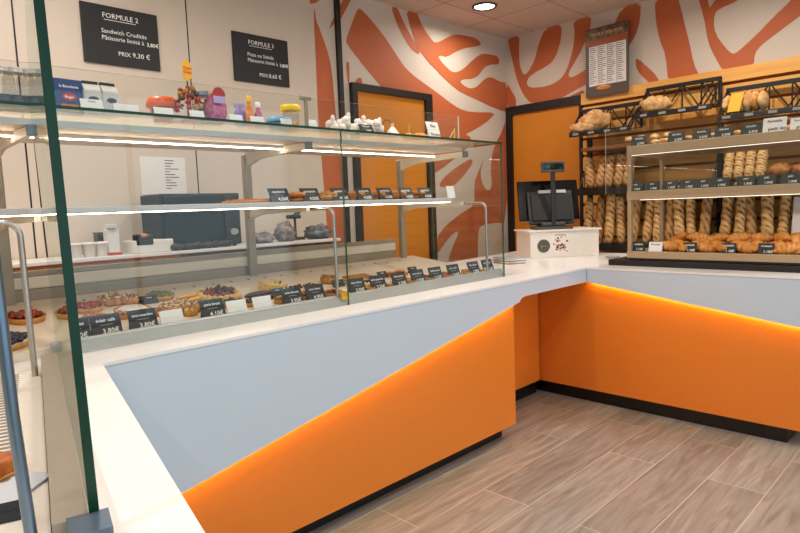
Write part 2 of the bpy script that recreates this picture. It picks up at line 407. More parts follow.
# ------------------------------------------------------------------ counters
dL = Vector((-.2171, -.9761, 0))     # direction of the left leg, towards the viewer
nL = Vector((-.9761, .2171, 0))      # across it, to the staff side
EB = Vector((.655, 2.05, 0))
def leftp(s, t, z): p = EB + dL * s + nL * t; return (p.x, p.y, z)
outline = [leftp(1.6, 0, 0), (.655, 2.05, 0), (3.86, 2.05, 0), (3.86, .74, 0), (5.02, .74, 0), (5.02, 3.38, 0), (3.3, 3.18, 0), (-.55, 3.18, 0), leftp(1.6, .95, 0)]
o = MB().prism([(a, b, WT - .012) for a, b, c in outline], (0, 0, .012)).build('worktop', WORKT)
tag(o, 'continuous white worktop running round the three legs of the counter', 'worktop')

def led(mb, p, q, w=.012): mb.cyl(p, q, w / 2, 6)
# main counter unit
c = thing('counter_unit', 'long orange counter unit with white angled fascia under the pastry case', 'counter', (1.85, 2.6, 0))
off = Vector((-1.85, -2.6, 0))
def rel(pts, o=off): return [tuple(Vector(p) + o) for p in pts]
def relb(mb, o=off): mb.v = [tuple(Vector(v) + o) for v in mb.v]; return mb
fy = 2.053
fas = [(.656, .9755), (3.86, .9755), (3.86, .886), (3.11, .886), (3.08, .884), (3.06, .878), (3.045, .868), (3.035, .857), (.656, .417)]
relb(MB().prism([(x, fy, z) for x, z in fas], (0, .018, 0))).build('fascia', WHITEP, c)
relb(MB().box((.64, 2.1, .09), (3.04, 3.1, .966))).build('carcass', ORANGE, c)
relb(MB().box((3.04, 2.47, .1), (3.9, 3.1, .966))).build('side_panel', ORANGE, c)
relb(MB().box((.66, 2.18, 0), (3.0, 3.05, .09)).box((3.0, 2.5, 0), (3.9, 3.05, .1))).build('plinth', BLACKP, c)
m = MB(); led(m, (.68, 2.083, .434), (3.025, 2.083, .864)); relb(m).build('light_strip', LEDO, c)
# right counter unit
c = thing('counter_unit', 'orange counter unit with white angled fascia under the bread display', 'counter', (4.3, 1.6, 0))
of2 = Vector((-4.3, -1.6, 0))
fas = [(2.052, .9755), (2.052, .886), (.745, .7), (.745, .9755)]
relb(MB().prism([(3.863, y, z) for y, z in fas], (.018, 0, 0)), of2).build('fascia', WHITEP, c)
relb(MB().box((3.912, .76, .1), (4.9, 3.1, .966)), of2).build('carcass', ORANGE, c)
relb(MB().box((3.962, .85, 0), (4.85, 3.05, .1)), of2).build('plinth', BLACKP, c)
m = MB(); led(m, (3.895, 2.045, .895), (3.895, .76, .712)); relb(m, of2).build('light_strip', LEDO, c)
# left leg unit
c = thing('counter_unit', 'white counter unit under the near left leg of the worktop', 'counter', (-.2, 1.4, 0))
of3 = Vector((.2, -1.4, 0))
pts = [leftp(1.57, .012, .1), leftp(0.05, .012, .1), leftp(.05, .9, .1), leftp(1.57, .9, .1)]
relb(MB().prism(pts, (0, 0, .866)), of3).build('carcass', WHITEP, c)
pts = [leftp(1.5, .08, 0), leftp(0.1, .08, 0), leftp(.1, .85, 0), leftp(1.5, .85, 0)]
relb(MB().prism(pts, (0, 0, .1)), of3).build('plinth', BLACKP, c)

# ------------------------------------------------------------------ main pastry case
GY = 2.255; TZ = 1.826
def deck_z(y): return 1.02 + (y - 2.33) * .122
DT = math.atan(.122)
case = thing('pastry_display_case', 'long glass pastry display case on the white worktop', 'display case', (1.85, 2.65, WT))
oc = Vector((-1.85, -2.65, -WT))
def pane(a, b, edge=1):   # axis aligned slab; big faces glass (0), rims edge (1)
    mb = MB().box(a, b, edge); dims = [b[i] - a[i] for i in range(3)]; k = dims.index(min(dims))
    # box face order: z-,z+,y-,x+,y+,x-
    ax = {2: (0, 1), 1: (2, 4), 0: (3, 5)}[k]
    for i in ax: mb.m[i] = 0
    return mb
relb(pane((.595, GY - .004, WT), (1.868, GY + .004, TZ)), oc).build('front_glass', [GLASS, GEDGE2], case)
relb(pane((1.872, GY - .004, WT), (3.17, GY + .004, TZ)), oc).build('front_glass', [GLASS, GEDGE2], case)
relb(pane((3.162, GY + .005, WT), (3.17, 2.85, TZ)), oc).build('end_glass', [GLASS, GEDGE2], case)
relb(pane((-.4, GY - .004, TZ), (3.17, 2.9, TZ + .01)), oc).build('top_shelf', [GLASS, GEDGE], case)
guard = relb(pane((.0, 2.262, TZ + .01), (2.76, 2.268, 1.966)), oc).build('guard_glass', [GLASS, GEDGE3], case)
relb(pane((2.76, 2.262, TZ + .01), (2.766, 2.66, 1.966)), oc).build('guard_glass', [GLASS, GEDGE3], case)
for x in (1.69,):
    m = MB().bev((x - .03, 2.269, 1.955), (x + .03, 2.283, 1.975), .003).box((x - .007, 2.269, TZ + .012), (x + .007, 2.281, 1.956)).box((x - .012, 2.269, TZ + .01), (x + .012, 2.32, TZ + .014))
    relb(m, oc).build('glass_clamp', TAUPE, case)
# canopy with light
relb(MB().bev((-.3, 2.42, 1.79), (2.97, 2.99, 1.806), .003), oc).build('canopy', CANOPY, case)
relb(MB().box((-.3, 2.413, 1.788), (2.97, 2.419, 1.81)), oc).build('canopy_trim', GREYM, case)
m = MB().bev((-.3, 2.62, 1.774), (2.95, 2.66, 1.7895), .003)
relb(m, oc).build('light_housing', CREAM, case)
m = MB().box((-.3, 2.622, 1.7695), (2.95, 2.632, 1.7735)); relb(m, oc).build('light_strip', LEDW, case)
# middle shelf
relb(MB().bev((.05, 2.40, 1.476), (2.86, 2.86, 1.500), .004), oc).build('middle_shelf', mat('pale_grey_shelf', '#c9c7c4', .35), case)
relb(MB().box((.05, 2.41, 1.4725), (2.84, 2.416, 1.4755)), oc).build('light_strip', LEDW, case)
FX = (.61, 1.80, 3.01)
for x in FX:
    m = MB().bev((x - .022, 2.985, deck_z(2.985) - .003), (x + .022, 3.02, 1.775), .004); relb(m, oc).build('post', TAUPE, case)
    m = MB().prism([(x - .011, 3.03, 1.755), (x - .011, 3.03, 1.70), (x - .011, 2.85, 1.745), (x - .011, 2.43, 1.755), (x - .011, 2.43, 1.787), (x - .011, 3.03, 1.787)], (.022, 0, 0)); relb(m, oc).build('upper_arm', CREAM, case)
    m = MB().bev((x - .016, 2.405, 1.752), (x + .016, 2.43, 1.790), .003); relb(m, oc).build('arm_cap', mat('blue_grey_cap', '#6d7d88', .4, .4), case)
    m = MB().prism([(x - .01, 3.03, 1.45), (x - .01, 3.03, 1.41), (x - .01, 2.87, 1.445), (x - .01, 2.45, 1.452), (x - .01, 2.45, 1.4755), (x - .01, 3.03, 1.4755)], (.02, 0, 0)); relb(m, oc).build('lower_arm', CREAM, case)
    pts = [(x + .03, 2.50, 1.462), (x + .035, 2.36, 1.462)]
    for a in range(1, 7):
        t = a / 6 * pi / 2; pts.append((x + .035, 2.335 - .04 * math.sin(t), 1.422 + .04 * math.cos(t)))
    pts.append((x + .035, 2.295, 1.2)); pts.append((x + .035, 2.295, 1.03))
    relb(MB().tube(pts, .0085, 12), oc).build('support_tube', STEEL, case)
# aluminium sill with ribs
m = MB()
prof = [(2.262, WT), (2.262, WT + .006)]
for i in range(8):
    y = 2.264 + .0035 * i; z = WT + .008 + i * .0045
    prof += [(y, z), (y + .0035, z + .0015)]
prof += [(2.296, 1.036), (2.308, 1.036), (2.308, WT)]
m.prism([(.575, y, z) for y, z in prof], (2.62, 0, 0)); relb(m, oc).build('sill', GREYM, case)
# deck
m = MB().prism([(.1, 2.309, WT), (.1, 2.309, 1.0175), (.1, 3.03, deck_z(3.03)), (.1, 3.03, WT)], (3.03, 0, 0)); x = .25
while x < 2.9:
    for yy in (2.92,):
        zz = deck_z(yy) + .0006
        m.add([(x + .008 * math.cos(a * pi / 4), yy + .012 * math.sin(a * pi / 4), zz + .012 * math.sin(a * pi / 4) * .122) for a in range(8)], [tuple(range(8))], 1)
    x += .105
relb(m, oc).build('deck', [DECK, HOLE], case)
# rear rails
relb(MB().bev((.0, 3.031, 1.106), (2.96, 3.08, 1.157), .003), oc).build('rear_rail', TAUPE, case)
relb(MB().bev((.0, 3.022, 1.158), (2.96, 3.08, 1.211), .006), oc).build('rear_rail', CREAM, case)
relb(MB().bev((.0, 3.028, 1.212), (2.96, 3.08, 1.236), .003), oc).build('rear_rail', TAUPE, case)

# ------------------------------------------------------------------ near left case
lc = thing('pastry_display_case', 'near left glass display case, its green glass edge facing the viewer', 'display case', (.2, 1.6, WT))
ol = Vector((-.2, -1.6, -WT))
# glass pane along the left leg, leaning slightly inward at the top
g0 = Vector((.592, 2.249, 0)); g1 = Vector((.268, .905, 0)); dv = (g1 - g0).normalized(); nv = Vector((-dv.y, dv.x, 0))
if nv.x > 0: nv = -nv
th = .013; lean = nv * .012
vs = []
for (p, zz, ln) in ((g0, WT + .002, 0), (g1, WT + .046, 0), (g1, 1.9, 1), (g0, TZ - .002, .85)):
    for s_ in (0, 1): q = p + nv * (th * s_) + lean * ln; vs.append((q.x, q.y, zz))
mb = MB().add(vs, [(0, 2, 4, 6), (1, 7, 5, 3)], 0); mb.add(vs, [(0, 1, 3, 2), (2, 3, 5, 4), (4, 5, 7, 6), (6, 7, 1, 0)], 1)
relb(mb, ol).build('front_glass', [GLASS, GEDGE], lc)
def gl(s, t, z): p = g0 + dv * s + nv * t; return (p.x, p.y, z)
LEN = (g1 - g0).length
m = MB().prism([gl(.1, .014, WT), gl(LEN - .005, .014, WT), gl(LEN - .005, .06, WT), gl(.1, .06, WT)], (0, 0, .04)); relb(m, ol).build('sill', mat('warm_aluminium', '#b5aa9c', .35, .5), lc)
m = MB().prism([gl(LEN - .004, -.012, WT), gl(LEN + .06, -.012, WT), gl(LEN + .06, .042, WT), gl(LEN - .004, .042, WT)], (0, 0, .045)); relb(m, ol).build('end_cap', mat('slate_blue_cap', '#56697a', .4, .3), lc)
m = MB().prism([gl(.2, .062, WT), gl(LEN + .25, .062, WT), gl(LEN + .25, .75, WT), gl(.2, .75, WT)], (0, 0, .012)); relb(m, ol).build('deck', mat('white_deck', '#f0e8dc', .35), lc)
# perforated tray: slots
m = MB()
for i in range(34):
    s_ = .12 + i * .026
    m.prism([gl(s_ + .1, .118, WT + .0125), gl(s_ + .112, .118, WT + .0125), gl(s_ + .112, .55, WT + .0125), gl(s_ + .1, .55, WT + .0125)], (0, 0, .0006))
relb(m, ol).build('tray_slots', mat('slot_shadow', '#8d857b', .7), lc)
m = MB(); pts = [(-.1, 2.02, 1.452), (.40, 2.0, 1.452)]
for a in range(1, 7):
    t = a / 6 * pi / 2; pts.append((.41 + .04 * math.sin(t), 2.0, 1.412 + .04 * math.cos(t)))
pts += [(.451, 2.0, 1.2), (.453, 2.0, 1.0)]
relb(m.tube(pts, .0085, 12), ol).build('support_tube', STEEL, lc)
m = MB(); pts = [(-.3, .93, 1.50), (.11, .905, 1.50)]
for a in range(1, 7):
    t = a / 6 * pi / 2; pts.append((.130 + .04 * math.sin(t), .90, 1.46 + .04 * math.cos(t)))
pts += [(.174, .90, 1.2), (.182, .90, 1.0)]
relb(m.tube(pts, .0078, 12), ol).build('support_tube', mat('cool_steel', '#6f8190', .3, .8), lc)

# ------------------------------------------------------------------ price cards
def card(x, y, z, w, h, title, price, label, col=None, tilt=.42, yaw=0, group=None, ink=None, sub=True):
    t = thing('price_card', label, 'price card', (x, y, z), (0, 0, yaw), group)
    mx = Matrix.Rotation(-tilt, 4, 'X')
    m = MB().box((-w / 2, 0, 0), (w / 2, .003, h), 0, mx)
    # folded back leg
    m.box((-w / 2, 0, 0), (w / 2, .002, h * .5), 0, Matrix.Translation((0, math.sin(tilt) * h * .62, h * .38 * 0)) @ Matrix.Rotation(tilt * .3, 4, 'X'))
    m.build('panel', col or CARD, t)
    L = []
    if title: L.append((title, 0, h * .66, min(h * .26, w * 1.72 / max(6, len(title))), 'CENTER'))
    if price: L.append((price, w * .12, h * .10, h * .32, 'CENTER'))
    if L:
        tm = text_mesh(L)
        if sub: tm.add([(-w * .22, 0, h * .5), (w * .22, 0, h * .5), (w * .22, 0, h * .52), (-w * .22, 0, h * .52)], [(0, 1, 2, 3)])
        tm.v = [tuple(mx @ Vector((a, -.0012, c_))) for a, b_, c_ in tm.v]
        tm.build('lettering', ink or INK, t)
    return t
DC = [  # px centre, title, price, label extra
 (71.5, 'religieuse', '3.80€', 'leftmost black price card behind the sill, half hidden by the green glass edge'),
 (104.5, 'éclair café', '3.80€', 'black price card reading éclair café 3.80€'),
 (142, 'tarte amandine', '3.80€', 'black price card reading tarte amandine 3.80€'),
 (171, '', '', 'white blank card just right of the tarte amandine card'),
 (213, 'paris brest', '4.10€', 'black price card reading paris brest 4.10€'),
 (237, '', '', 'white blank card just right of the paris brest card'),
 (263, '', '', 'white blank card just left of the tarte chocolat card'),
 (294, 'tarte chocolat', '3.90€', 'black price card reading tarte chocolat 3.90€'),
 (317, 'tarte fraises', '4.90€', 'black price card reading tarte fraises 4.90€'),
 (359, 'tarte citron', '3.50€', 'black price card reading tarte citron, first right of the glass joint'),
 (380, 'tarte pommes', '3.20€', 'black price card reading tarte pommes'),
 (401.5, 'tarte poires', '3.30€', 'black price card reading tarte poires'),
 (420, 'tarte framboise', '3.90€', 'black price card reading tarte framboise'),
 (438, 'tarte coco', '3.20€', 'black price card reading tarte coco'),
 (456, 'tarte myrtille', '3.60€', 'black price card reading tarte myrtille'),
 (476, 'flan nature', '2.80€', 'black price card reading flan nature, second from the right end'),
 (490, 'tarte abricot', '3.30€', 'black price card reading tarte abricot at the right end of the case')]
for px, ti, pr_, lb in DC:
    yy = 2.335; P = at_y(px, 300, yy)
    wh = not ti
    card(P.x + .003, yy, deck_z(yy) + .002, .108 if not wh else .095, .08 if not wh else .06, ti, pr_, lb, PAPER if wh else CARD, .35, group='price cards along the front sill')
def on_deck(px, py):
    # solve deck plane
    r = ray(px, py); # z = 1.02+(y-2.33)*.122
    t = (1.02 - .122 * 2.33 - H) / (r.z - .122 * r.y); return Vector((0, 0, H)) + r * t
def small_card_deck(px, py, lb):
    p = on_deck(px, py); card(p.x, p.y, deck_z(p.y) + .001, .075, .042, 'tarte', '', lb, CARDG, .5, sub=False, group='small black cards among the pastries')
small_card_deck(151, 304, 'small black card in front of the pistachio tart')
small_card_deck(279, 296, 'small black card in front of the yellow lemon block')
small_card_deck(384, 278, 'small dark brown card left of the orange slices')
small_card_deck(414, 273, 'small black card right of the orange slices')
small_card_deck(340, 287, 'small black card behind the support tube at the glass joint')

# ------------------------------------------------------------------ pastries
def cm(name, c1, c2, r=.5, ns=40, b=.3): return mat(name, c1, r, nscale=ns, col2=c2, bump=b)
CHOC = cm('dark_chocolate', '#3a1c0e', '#522a16', .35); STRAW = cm('strawberry_red', '#641408', '#ac4420', .25)
LEMON = cm('lemon_yellow', '#f0bc1c', '#e6a512', .3); ALMOND = cm('almond_flakes', '#f3deb4', '#e0c088', .6)
PALE = cm('pale_cream', '#f3e3c6', '#ead2aa', .6); BERRY = cm('dark_berry', '#161826', '#2a2c40', .35)
PIST = cm('pistachio', '#8f9650', '#5f6a32', .7); CHOUX = cm('choux_brown', '#c48a48', '#a46c34', .6)
YELC = cm('yellow_sponge', '#e8c468', '#d0a040', .7); PINK = cm('salmon_pink', '#c98a5e', '#b0603c', .5)
ORNG = cm('apricot_orange', '#e08818', '#c96c10', .3); WHT = cm('meringue_white', '#f3ebe1', '#e6d8cb', .8)
BOARDW = mat('white_tray', '#f2eee6', .4)
def tart(r=.055, fill=PALE, top=None, n=14, ts=.009, seed=1, h=.022, crust=SHORT, name='fruit_tart', dome=0):
    t = thing(name, '', 'tart')
    random.seed(seed)
    prof = [(r * .86, 0), (r * .9, 0.001), (r, h), (r * .96, h + .002), (r * .9, h * .85), (r * .88, h * .6)]
    m = MB().lathe(prof, 28)
    m.build('crust', crust, t)
    MB().lathe([(r * .86, h * .4), (r * .89, h * .8), (r * .6, h * .86 + dome), (0, h * .88 + dome * 1.3)], 28).build('filling', fill, t)
    if top is not None:
        m = MB()
        for i in range(n):
            a = i * 2.4; q = r * .78 * math.sqrt((i + .5) / n)
            s_ = ts * random.uniform(.75, 1.2)
            m.blob((q * math.cos(a), q * math.sin(a), h * .9 + s_ * .6 + dome), (s_, s_ * random.uniform(.7, 1), s_ * random.uniform(.6, 1)), 0, 8, 5, .2, 8, i)
        m.build('topping', top, t)
    return t
def log_cake(L=.13, w=.03, h=.03, body=CHOUX, ice=LEMON, name='eclair'):
    t = thing(name, '', 'pastry')
    MB().blob((0, 0, h * .45), (L / 2, w / 2, h * .5), 0, 16, 10, .12, 10, 3, flat=-h * .45).build('bun', body, t)
    MB().blob((0, 0, h * .62), (L / 2 * .93, w / 2 * .86, h * .42), 0, 16, 8, .05, 6, 5, flat=-.002).build('icing', ice, t)
    return t
def slab(L, w, h, mats, top, name='slice', n=10, ts=.006, seed=3):
    t = thing(name, '', 'cake'); random.seed(seed); z = 0
    for i, mm in enumerate(mats):
        hh = h / len(mats); MB().bev((-L / 2, -w / 2, z), (L / 2, w / 2, z + hh), .002).build('layer', mm, t); z += hh
    m = MB()
    for i in range(n):
        s_ = ts * random.uniform(.7, 1.3)
        m.blob((random.uniform(-L / 2 + ts * 1.4, L / 2 - ts * 1.4), random.uniform(-w / 2 + ts * 1.4, w / 2 - ts * 1.4), h + s_ * .4), (s_, s_, s_ * .8), 0, 7, 5, .2, 5, i)
    if n: m.build('topping', top, t)
    return t
def ring(r=.055, name='choux_ring', body=CHOUX, top=ALMOND, seed=2):
    t = thing(name, '', 'pastry'); m = MB(); random.seed(seed)
    for i in range(9):
        a = 2 * pi * i / 9; m.blob((r * .65 * math.cos(a), r * .65 * math.sin(a), .018), (r * .36, r * .36, .021), 0, 10, 7, .15, 6, i, flat=-.018)
    m.build('choux', body, t); m = MB()
    for i in range(75):
        a = i * 2.4; q = r * (.3 + .62 * random.random()); m.blob((q * math.cos(a), q * math.sin(a), .036 + random.uniform(-.008, .009) - .012 * abs(q / r - .65)), (.0075, .005, .0035), i % 3 % 2, 6, 4, .2, 4, i)
    m.build('almonds', [top, mat('toasted_bits', '#8a5a2c', .6)], t); return t
def charlotte():
    t = thing('strawberry_charlotte', '', 'cake'); r = .085
    m = MB()
    for i in range(22):
        a = 2 * pi * i / 22; m.blob((r * math.cos(a), r * math.sin(a), .03), (.014, .014, .032), 0, 8, 8, 0, 1, 0, flat=-.03)
    m.build('biscuit_rim', YELC, t); MB().lathe([(r * .97, 0), (r * .97, .045), (0, .05)], 28).build('filling', PALE, t)
    m = MB(); random.seed(5)
    for i in range(22):
        a = i * 2.4; q = r * .8 * math.sqrt((i + .5) / 22); m.blob((q * math.cos(a), q * math.sin(a), .057), (.013, .012, .013), 0, 8, 6, .2, 6, i)
    m.build('strawberries', STRAW, t)
    m = MB()
    for i in range(34):
        a = random.uniform(0, 6.28); q = r * .75 * random.random(); p = Vector((q * math.cos(a), q * math.sin(a), .058))
        m.cyl(p, p + Vector((random.uniform(-.035, .035), random.uniform(-.03, .03), random.uniform(.01, .035))), .004, 6)
    m.build('chocolate_curls', CHOC, t); t.scale = (1.05, 1.05, .7); return t
def put(t, px, py, label, yaw=0, scale=1, group='pastries on the display deck', dz=0):
    p = on_deck(px, py); t.location = (p.x, p.y, deck_z(p.y) + dz); t.rotation_euler = (DT, 0, yaw); t['label'] = label; t['group'] = group
    if scale != 1: t.scale = (scale,) * 3
    return t
def putc(src, px, py, label, yaw=0, scale=1, group='pastries on the display deck'):
    p = on_deck(px, py); return copy_thing(src, label, (p.x, p.y, deck_z(p.y)), (DT, 0, yaw), group, scale)
T_red = put(tart(.062, PALE, STRAW, 30, .011, 1), 88, 311, 'red strawberry and dark berry tart just right of the green glass edge')
T_nut = put(ring(.06), 112, 304, 'almond covered choux ring between the red tart and the hazelnut ring')
putc(T_nut, 129, 303, 'smaller almond choux ring left of the pistachio tart', 1, .9)
T_white = put(tart(.075, WHT, None, name='cream_tart', dome=.012), 133, 314, 'pale domed cream tart behind the tarte amandine card')
T_pist = put(tart(.065, YELC, PIST, 22, .009, 4, name='pistachio_tart'), 160, 299, 'green pistachio studded tart at the back of the deck')
T_pb = put(ring(.062, 'paris_brest', seed=7), 172, 313, 'nutty paris brest ring left of the paris brest card')
putc(T_pb, 190, 311, 'paris brest ring with flaked almonds touching the paris brest card', .8)
E_l = put(log_cake(.15, .034, .03), 190, 300, 'yellow iced lemon eclair behind its twin', .15)
putc(E_l, 200, 302.5, 'yellow iced lemon eclair, the front one of the two', .12)
put(charlotte(), 219, 300, 'strawberry charlotte topped with chocolate curls', 0)
T_ch = put(tart(.045, CHOC, CHOC, 16, .012, 5, name='chocolate_cluster'), 233, 307, 'small brown chocolate cluster tart in front of the charlotte')
L_ch = put(log_cake(.16, .034, .028, CHOC, CHOC, 'chocolate_log'), 258, 297, 'dark chocolate log, rear of the group right of the charlotte', .1)
putc(L_ch, 262, 301, 'dark chocolate log, middle of the group right of the charlotte', .08)
putc(L_ch, 256, 305, 'dark chocolate log, front of the group behind the blank white cards', .05)
S_lem = put(slab(.10, .12, .045, [YELC, LEMON, YELC], CHOC, 'lemon_cake', 4), 273, 291, 'yellow layered lemon cake behind a small black card')
S_w = put(slab(.2, .07, .022, [WHT, PALE], CHOC, 'sprinkled_cake', 30, .007), 302, 291, 'long white cake strewn with chocolate chips')
putc(S_w, 300, 297, 'long white chip-strewn cake behind the tarte chocolat card', 0, .8)
T_cho2 = put(tart(.055, CHOC, STRAW, 6, .009, 8, name='chocolate_tart'), 333, 296, 'chocolate tart with red berries beside the tarte fraises card')
T_n2 = put(ring(.05, 'nut_cluster', CHOUX, CHOUX, 9), 329, 283, 'brown nut cluster at the back next to the glass joint')
S_mf = put(slab(.16, .09, .04, [CHOUX, PALE, CHOUX, PALE, CHOUX], CHOC, 'mille_feuille', 0), 358, 283, 'brown layered mille-feuille just right of the glass joint')
S_w2 = putc(S_w, 372, 284, 'white chip-strewn cake right of the mille-feuille', 0, .7)
S_or = put(slab(.13, .06, .022, [SHORT, ORNG], ORNG, 'apricot_slice', 10, .008), 397, 276, 'orange apricot slice behind the tarte poires card')
S_y2 = put(slab(.05, .05, .035, [YELC, LEMON], LEMON, 'lemon_square', 0), 343, 299, 'small yellow lemon square at the foot of the glass joint')
# front row, seen between the cards
frn = [(90, 322, PINK, 'pink glazed tartlet left of the éclair café card'), (99, 320, PINK, 'pink glazed tartlet behind the éclair café card'), (124, 318, SHORT, 'golden tartlet between the éclair café and tarte amandine cards'), (160, 315, PINK, 'salmon tartlet right of the tarte amandine card'), (190, 315, YELC, 'yellow tartlet left of the paris brest card'),
 (247, 306, CHOC, 'chocolate tartlet between the two blank cards'), (281, 303, CHOUX, 'brown tartlet left of the tarte chocolat card'), (306, 299, STRAW, 'red tartlet between the tarte chocolat and tarte fraises cards'), (369, 290, LEMON, 'lemon tartlet between the tarte citron and tarte pommes cards'),
 (390, 286, WHT, 'white tartlet between the tarte pommes and tarte poires cards'), (411, 283, YELC, 'yellow tartlet between the tarte poires and tarte framboise cards'), (429, 280, STRAW, 'red tartlet left of the tarte coco card'), (447, 277, PINK, 'pink tartlet left of the tarte myrtille card'), (466, 274, CHOUX, 'brown tartlet left of the flan nature card'), (483, 272, PALE, 'pale tartlet left of the tarte abricot card')]
for i, (a, b, mm, lb) in enumerate(frn):
    t = tart(.034, mm, mm, 7, .009, 20 + i, .018, name='tartlet'); put(t, a, b, lb, group='tartlets behind the price cards')
# a few items left of the green glass edge
T_b = tart(.09, PALE, BERRY, 60, .012, 31, name='berry_tart'); T_b.location = (.46, 2.42, 1.031); T_b.rotation_euler = (DT, 0, 0); T_b['label'] = 'dark berry tart behind the left support tube'; T_b['group'] = 'tarts in the case corner'
T_c = tart(.08, SHORT, CHOUX, 30, .014, 32, name='nut_tart'); T_c.location = (.40, 2.66, 1.062); T_c.rotation_euler = (DT, 0, 0); T_c['label'] = 'brown nut tart at the far left behind the berry tart'; T_c['group'] = 'tarts in the case corner'
T_d = tart(.07, STRAW, STRAW, 26, .013, 33, name='strawberry_tart'); T_d.location = (.60, 2.70, 1.066); T_d.rotation_euler = (DT, 0, 0); T_d['label'] = 'strawberry tart seen between the left tube and the green glass edge'; T_d['group'] = 'tarts in the case corner'
T_e = tart(.07, YELC, CHOC, 26, .012, 34, name='caramel_tart'); T_e.location = (.33, 2.46, 1.036); T_e.rotation_euler = (DT, 0, 0); T_e['label'] = 'caramel tart cut by the left edge of the view'; T_e['group'] = 'tarts in the case corner'
card(.385, 2.24, 1.002, .1, .06, 'myrtille', '3.80€', 'black price card at the far left, in front of the berry tart', CARD, .35)
# near left: quiche slice and sheet of paper
q = at_z(-2, 470, 1.01)
t = thing('quiche_slice', 'orange-brown quiche slice on the near left tray', 'pastry', (q.x - .012, q.y, WT + .0135), (0, 0, .5))
MB().bev((-.04, -.035, 0), (.04, .035, .032), .006).build('filling', cm('baked_quiche', '#c9701e', '#9c4a12', .5), t)
MB().bev((-.043, -.038, 0), (.043, .038, .006), .002).build('crust', SHORT, t)
q1 = at_z(14, 490, 1.003)
o = MB().bev((-.065, -.032, 0), (.065, .032, .004), .001).build('paper_sheet', mat('pale_blue_paper', '#ccd3da', .6), None, (q1.x, q1.y, WT + .0135), (0, 0, .75)); tag(o, 'pale blue-grey sheet of paper lying in front of the quiche slice', 'paper')
q2 = at_z(4, 522, 1.003)
card(q2.x, q2.y, WT + .013, .05, .03, '', '', 'dark card at the bottom left corner beside the paper sheet', CARD, .6, -.3)

# middle shelf: sandwiches and cards
MS = 1.5005
def on_y(px, y): p = at_y(px, 200, y); return p.x
SAND = cm('sandwich_bread', '#d6954a', '#c07a32', .6)
def sandwich(label, px, y=2.5, L=.13):
    t = thing('sandwich', label, 'sandwich', (on_y(px, y), y, MS), (0, 0, random.uniform(-.15, .15)), 'sandwiches on the middle shelf')
    MB().blob((0, 0, .012), (.035, L / 2, .014), 0, 14, 8, .1, 6, 1, flat=-.012).build('lower_bun', SAND, t)
    MB().blob((0, 0, .024), (.04, L / 2 * 1.02, .008), 0, 14, 6, .35, 14, px).build('filling', [STRAW, PALE, PINK][px % 3], t)
    MB().blob((0, 0, .034), (.036, L / 2, .018), 0, 14, 8, .1, 6, 2, flat=-.006).build('upper_bun', SAND, t)
for i, px in enumerate((297, 328, 356, 377, 398, 417)):
    sandwich(['sandwich between the two leftmost middle-shelf cards', 'sandwich just left of the glass joint on the middle shelf', 'sandwich just right of the glass joint on the middle shelf', 'sandwich right of the fourth middle-shelf card', 'sandwich in front of the orange door, left of the dark door frame', 'rightmost sandwich on the middle shelf'][i], px)
PIZ = cm('pizza_top', '#d98a34', '#b9471c', .6, 60)
pz_l = thing('pizza_slice', 'flat pizza slice at the left end of the food on the middle shelf', 'pizza', (on_y(243, 2.55), 2.55, MS), (0, 0, .1), 'pizza slices on the middle shelf')
MB().bev((-.06, -.09, 0), (.06, .09, .014), .005).build('dough', SAND, pz_l)
m = MB(); random.seed(3)
for i in range(34): m.blob((random.uniform(-.048, .048), random.uniform(-.078, .078), .0145), (.012, .012, .006), 0, 7, 4, .3, 4, i)
m.build('topping', PIZ, pz_l)
copy_thing(pz_l, 'pizza slice just left of the first middle-shelf card', (on_y(262, 2.55), 2.55, MS), (0, 0, -.05), 'pizza slices on the middle shelf')
ml = ['first', 'second', 'third', 'fourth', 'fifth', 'sixth', 'seventh']
for i, (px, w) in enumerate(((282, .1), (313, .1), (343, .1), (367, .1), (388, .1), (409, .1), (428, .095))):
    card(on_y(px, 2.43), 2.43, MS, w * 1.1, .075, 'sandwich', '4.50€', ml[i] + ' black card from the left on the middle shelf of the pastry case', CARD, .5, group='price cards on the middle shelf')
card(on_y(452, 2.43), 2.43, MS, .07, .075, '', '', 'white card at the right end of the middle shelf', PAPER, .2)

# ------------------------------------------------------------------ goods on the top glass shelf
TS = TZ + .0105
def ty(px, y): return at_y(px, 120, y).x
def top_thing(name, label, cat, px, y, rot=0, group=None): return thing(name, label, cat, (ty(px, y), y, TS), (0, 0, rot), group)
# biscuit box
t = top_thing('biscuit_box', 'blue biscuit box with red oval label on the top glass shelf', 'box', 69, 2.44, .1)
MB().bev((-.048, -.02, 0), (.048, .02, .125), .002).build('carton', mat('navy_carton', '#1d3f78', .4), t)
m = MB().lathe([(0, 0), (1, 0), (1, .001)], 24); m.v = [(a * .026, -.0205 - c_, b_ * .013 + .062) for a, b_, c_ in m.v]; m.build('oval_label', mat('red_label', '#c2281c', .5), t)
tm = text_mesh([('la Biscuiterie', 0, .094, .013, 'CENTER'), ('Roger', 0, .057, .013, 'CENTER')]); tm.v = [(a, -.022, c_) for a, b_, c_ in tm.v]; tm.build('lettering', INK, t)
MB().bev((-.03, -.0215, .012), (.03, -.0202, .035), .0005).build('picture', ORNG, t)
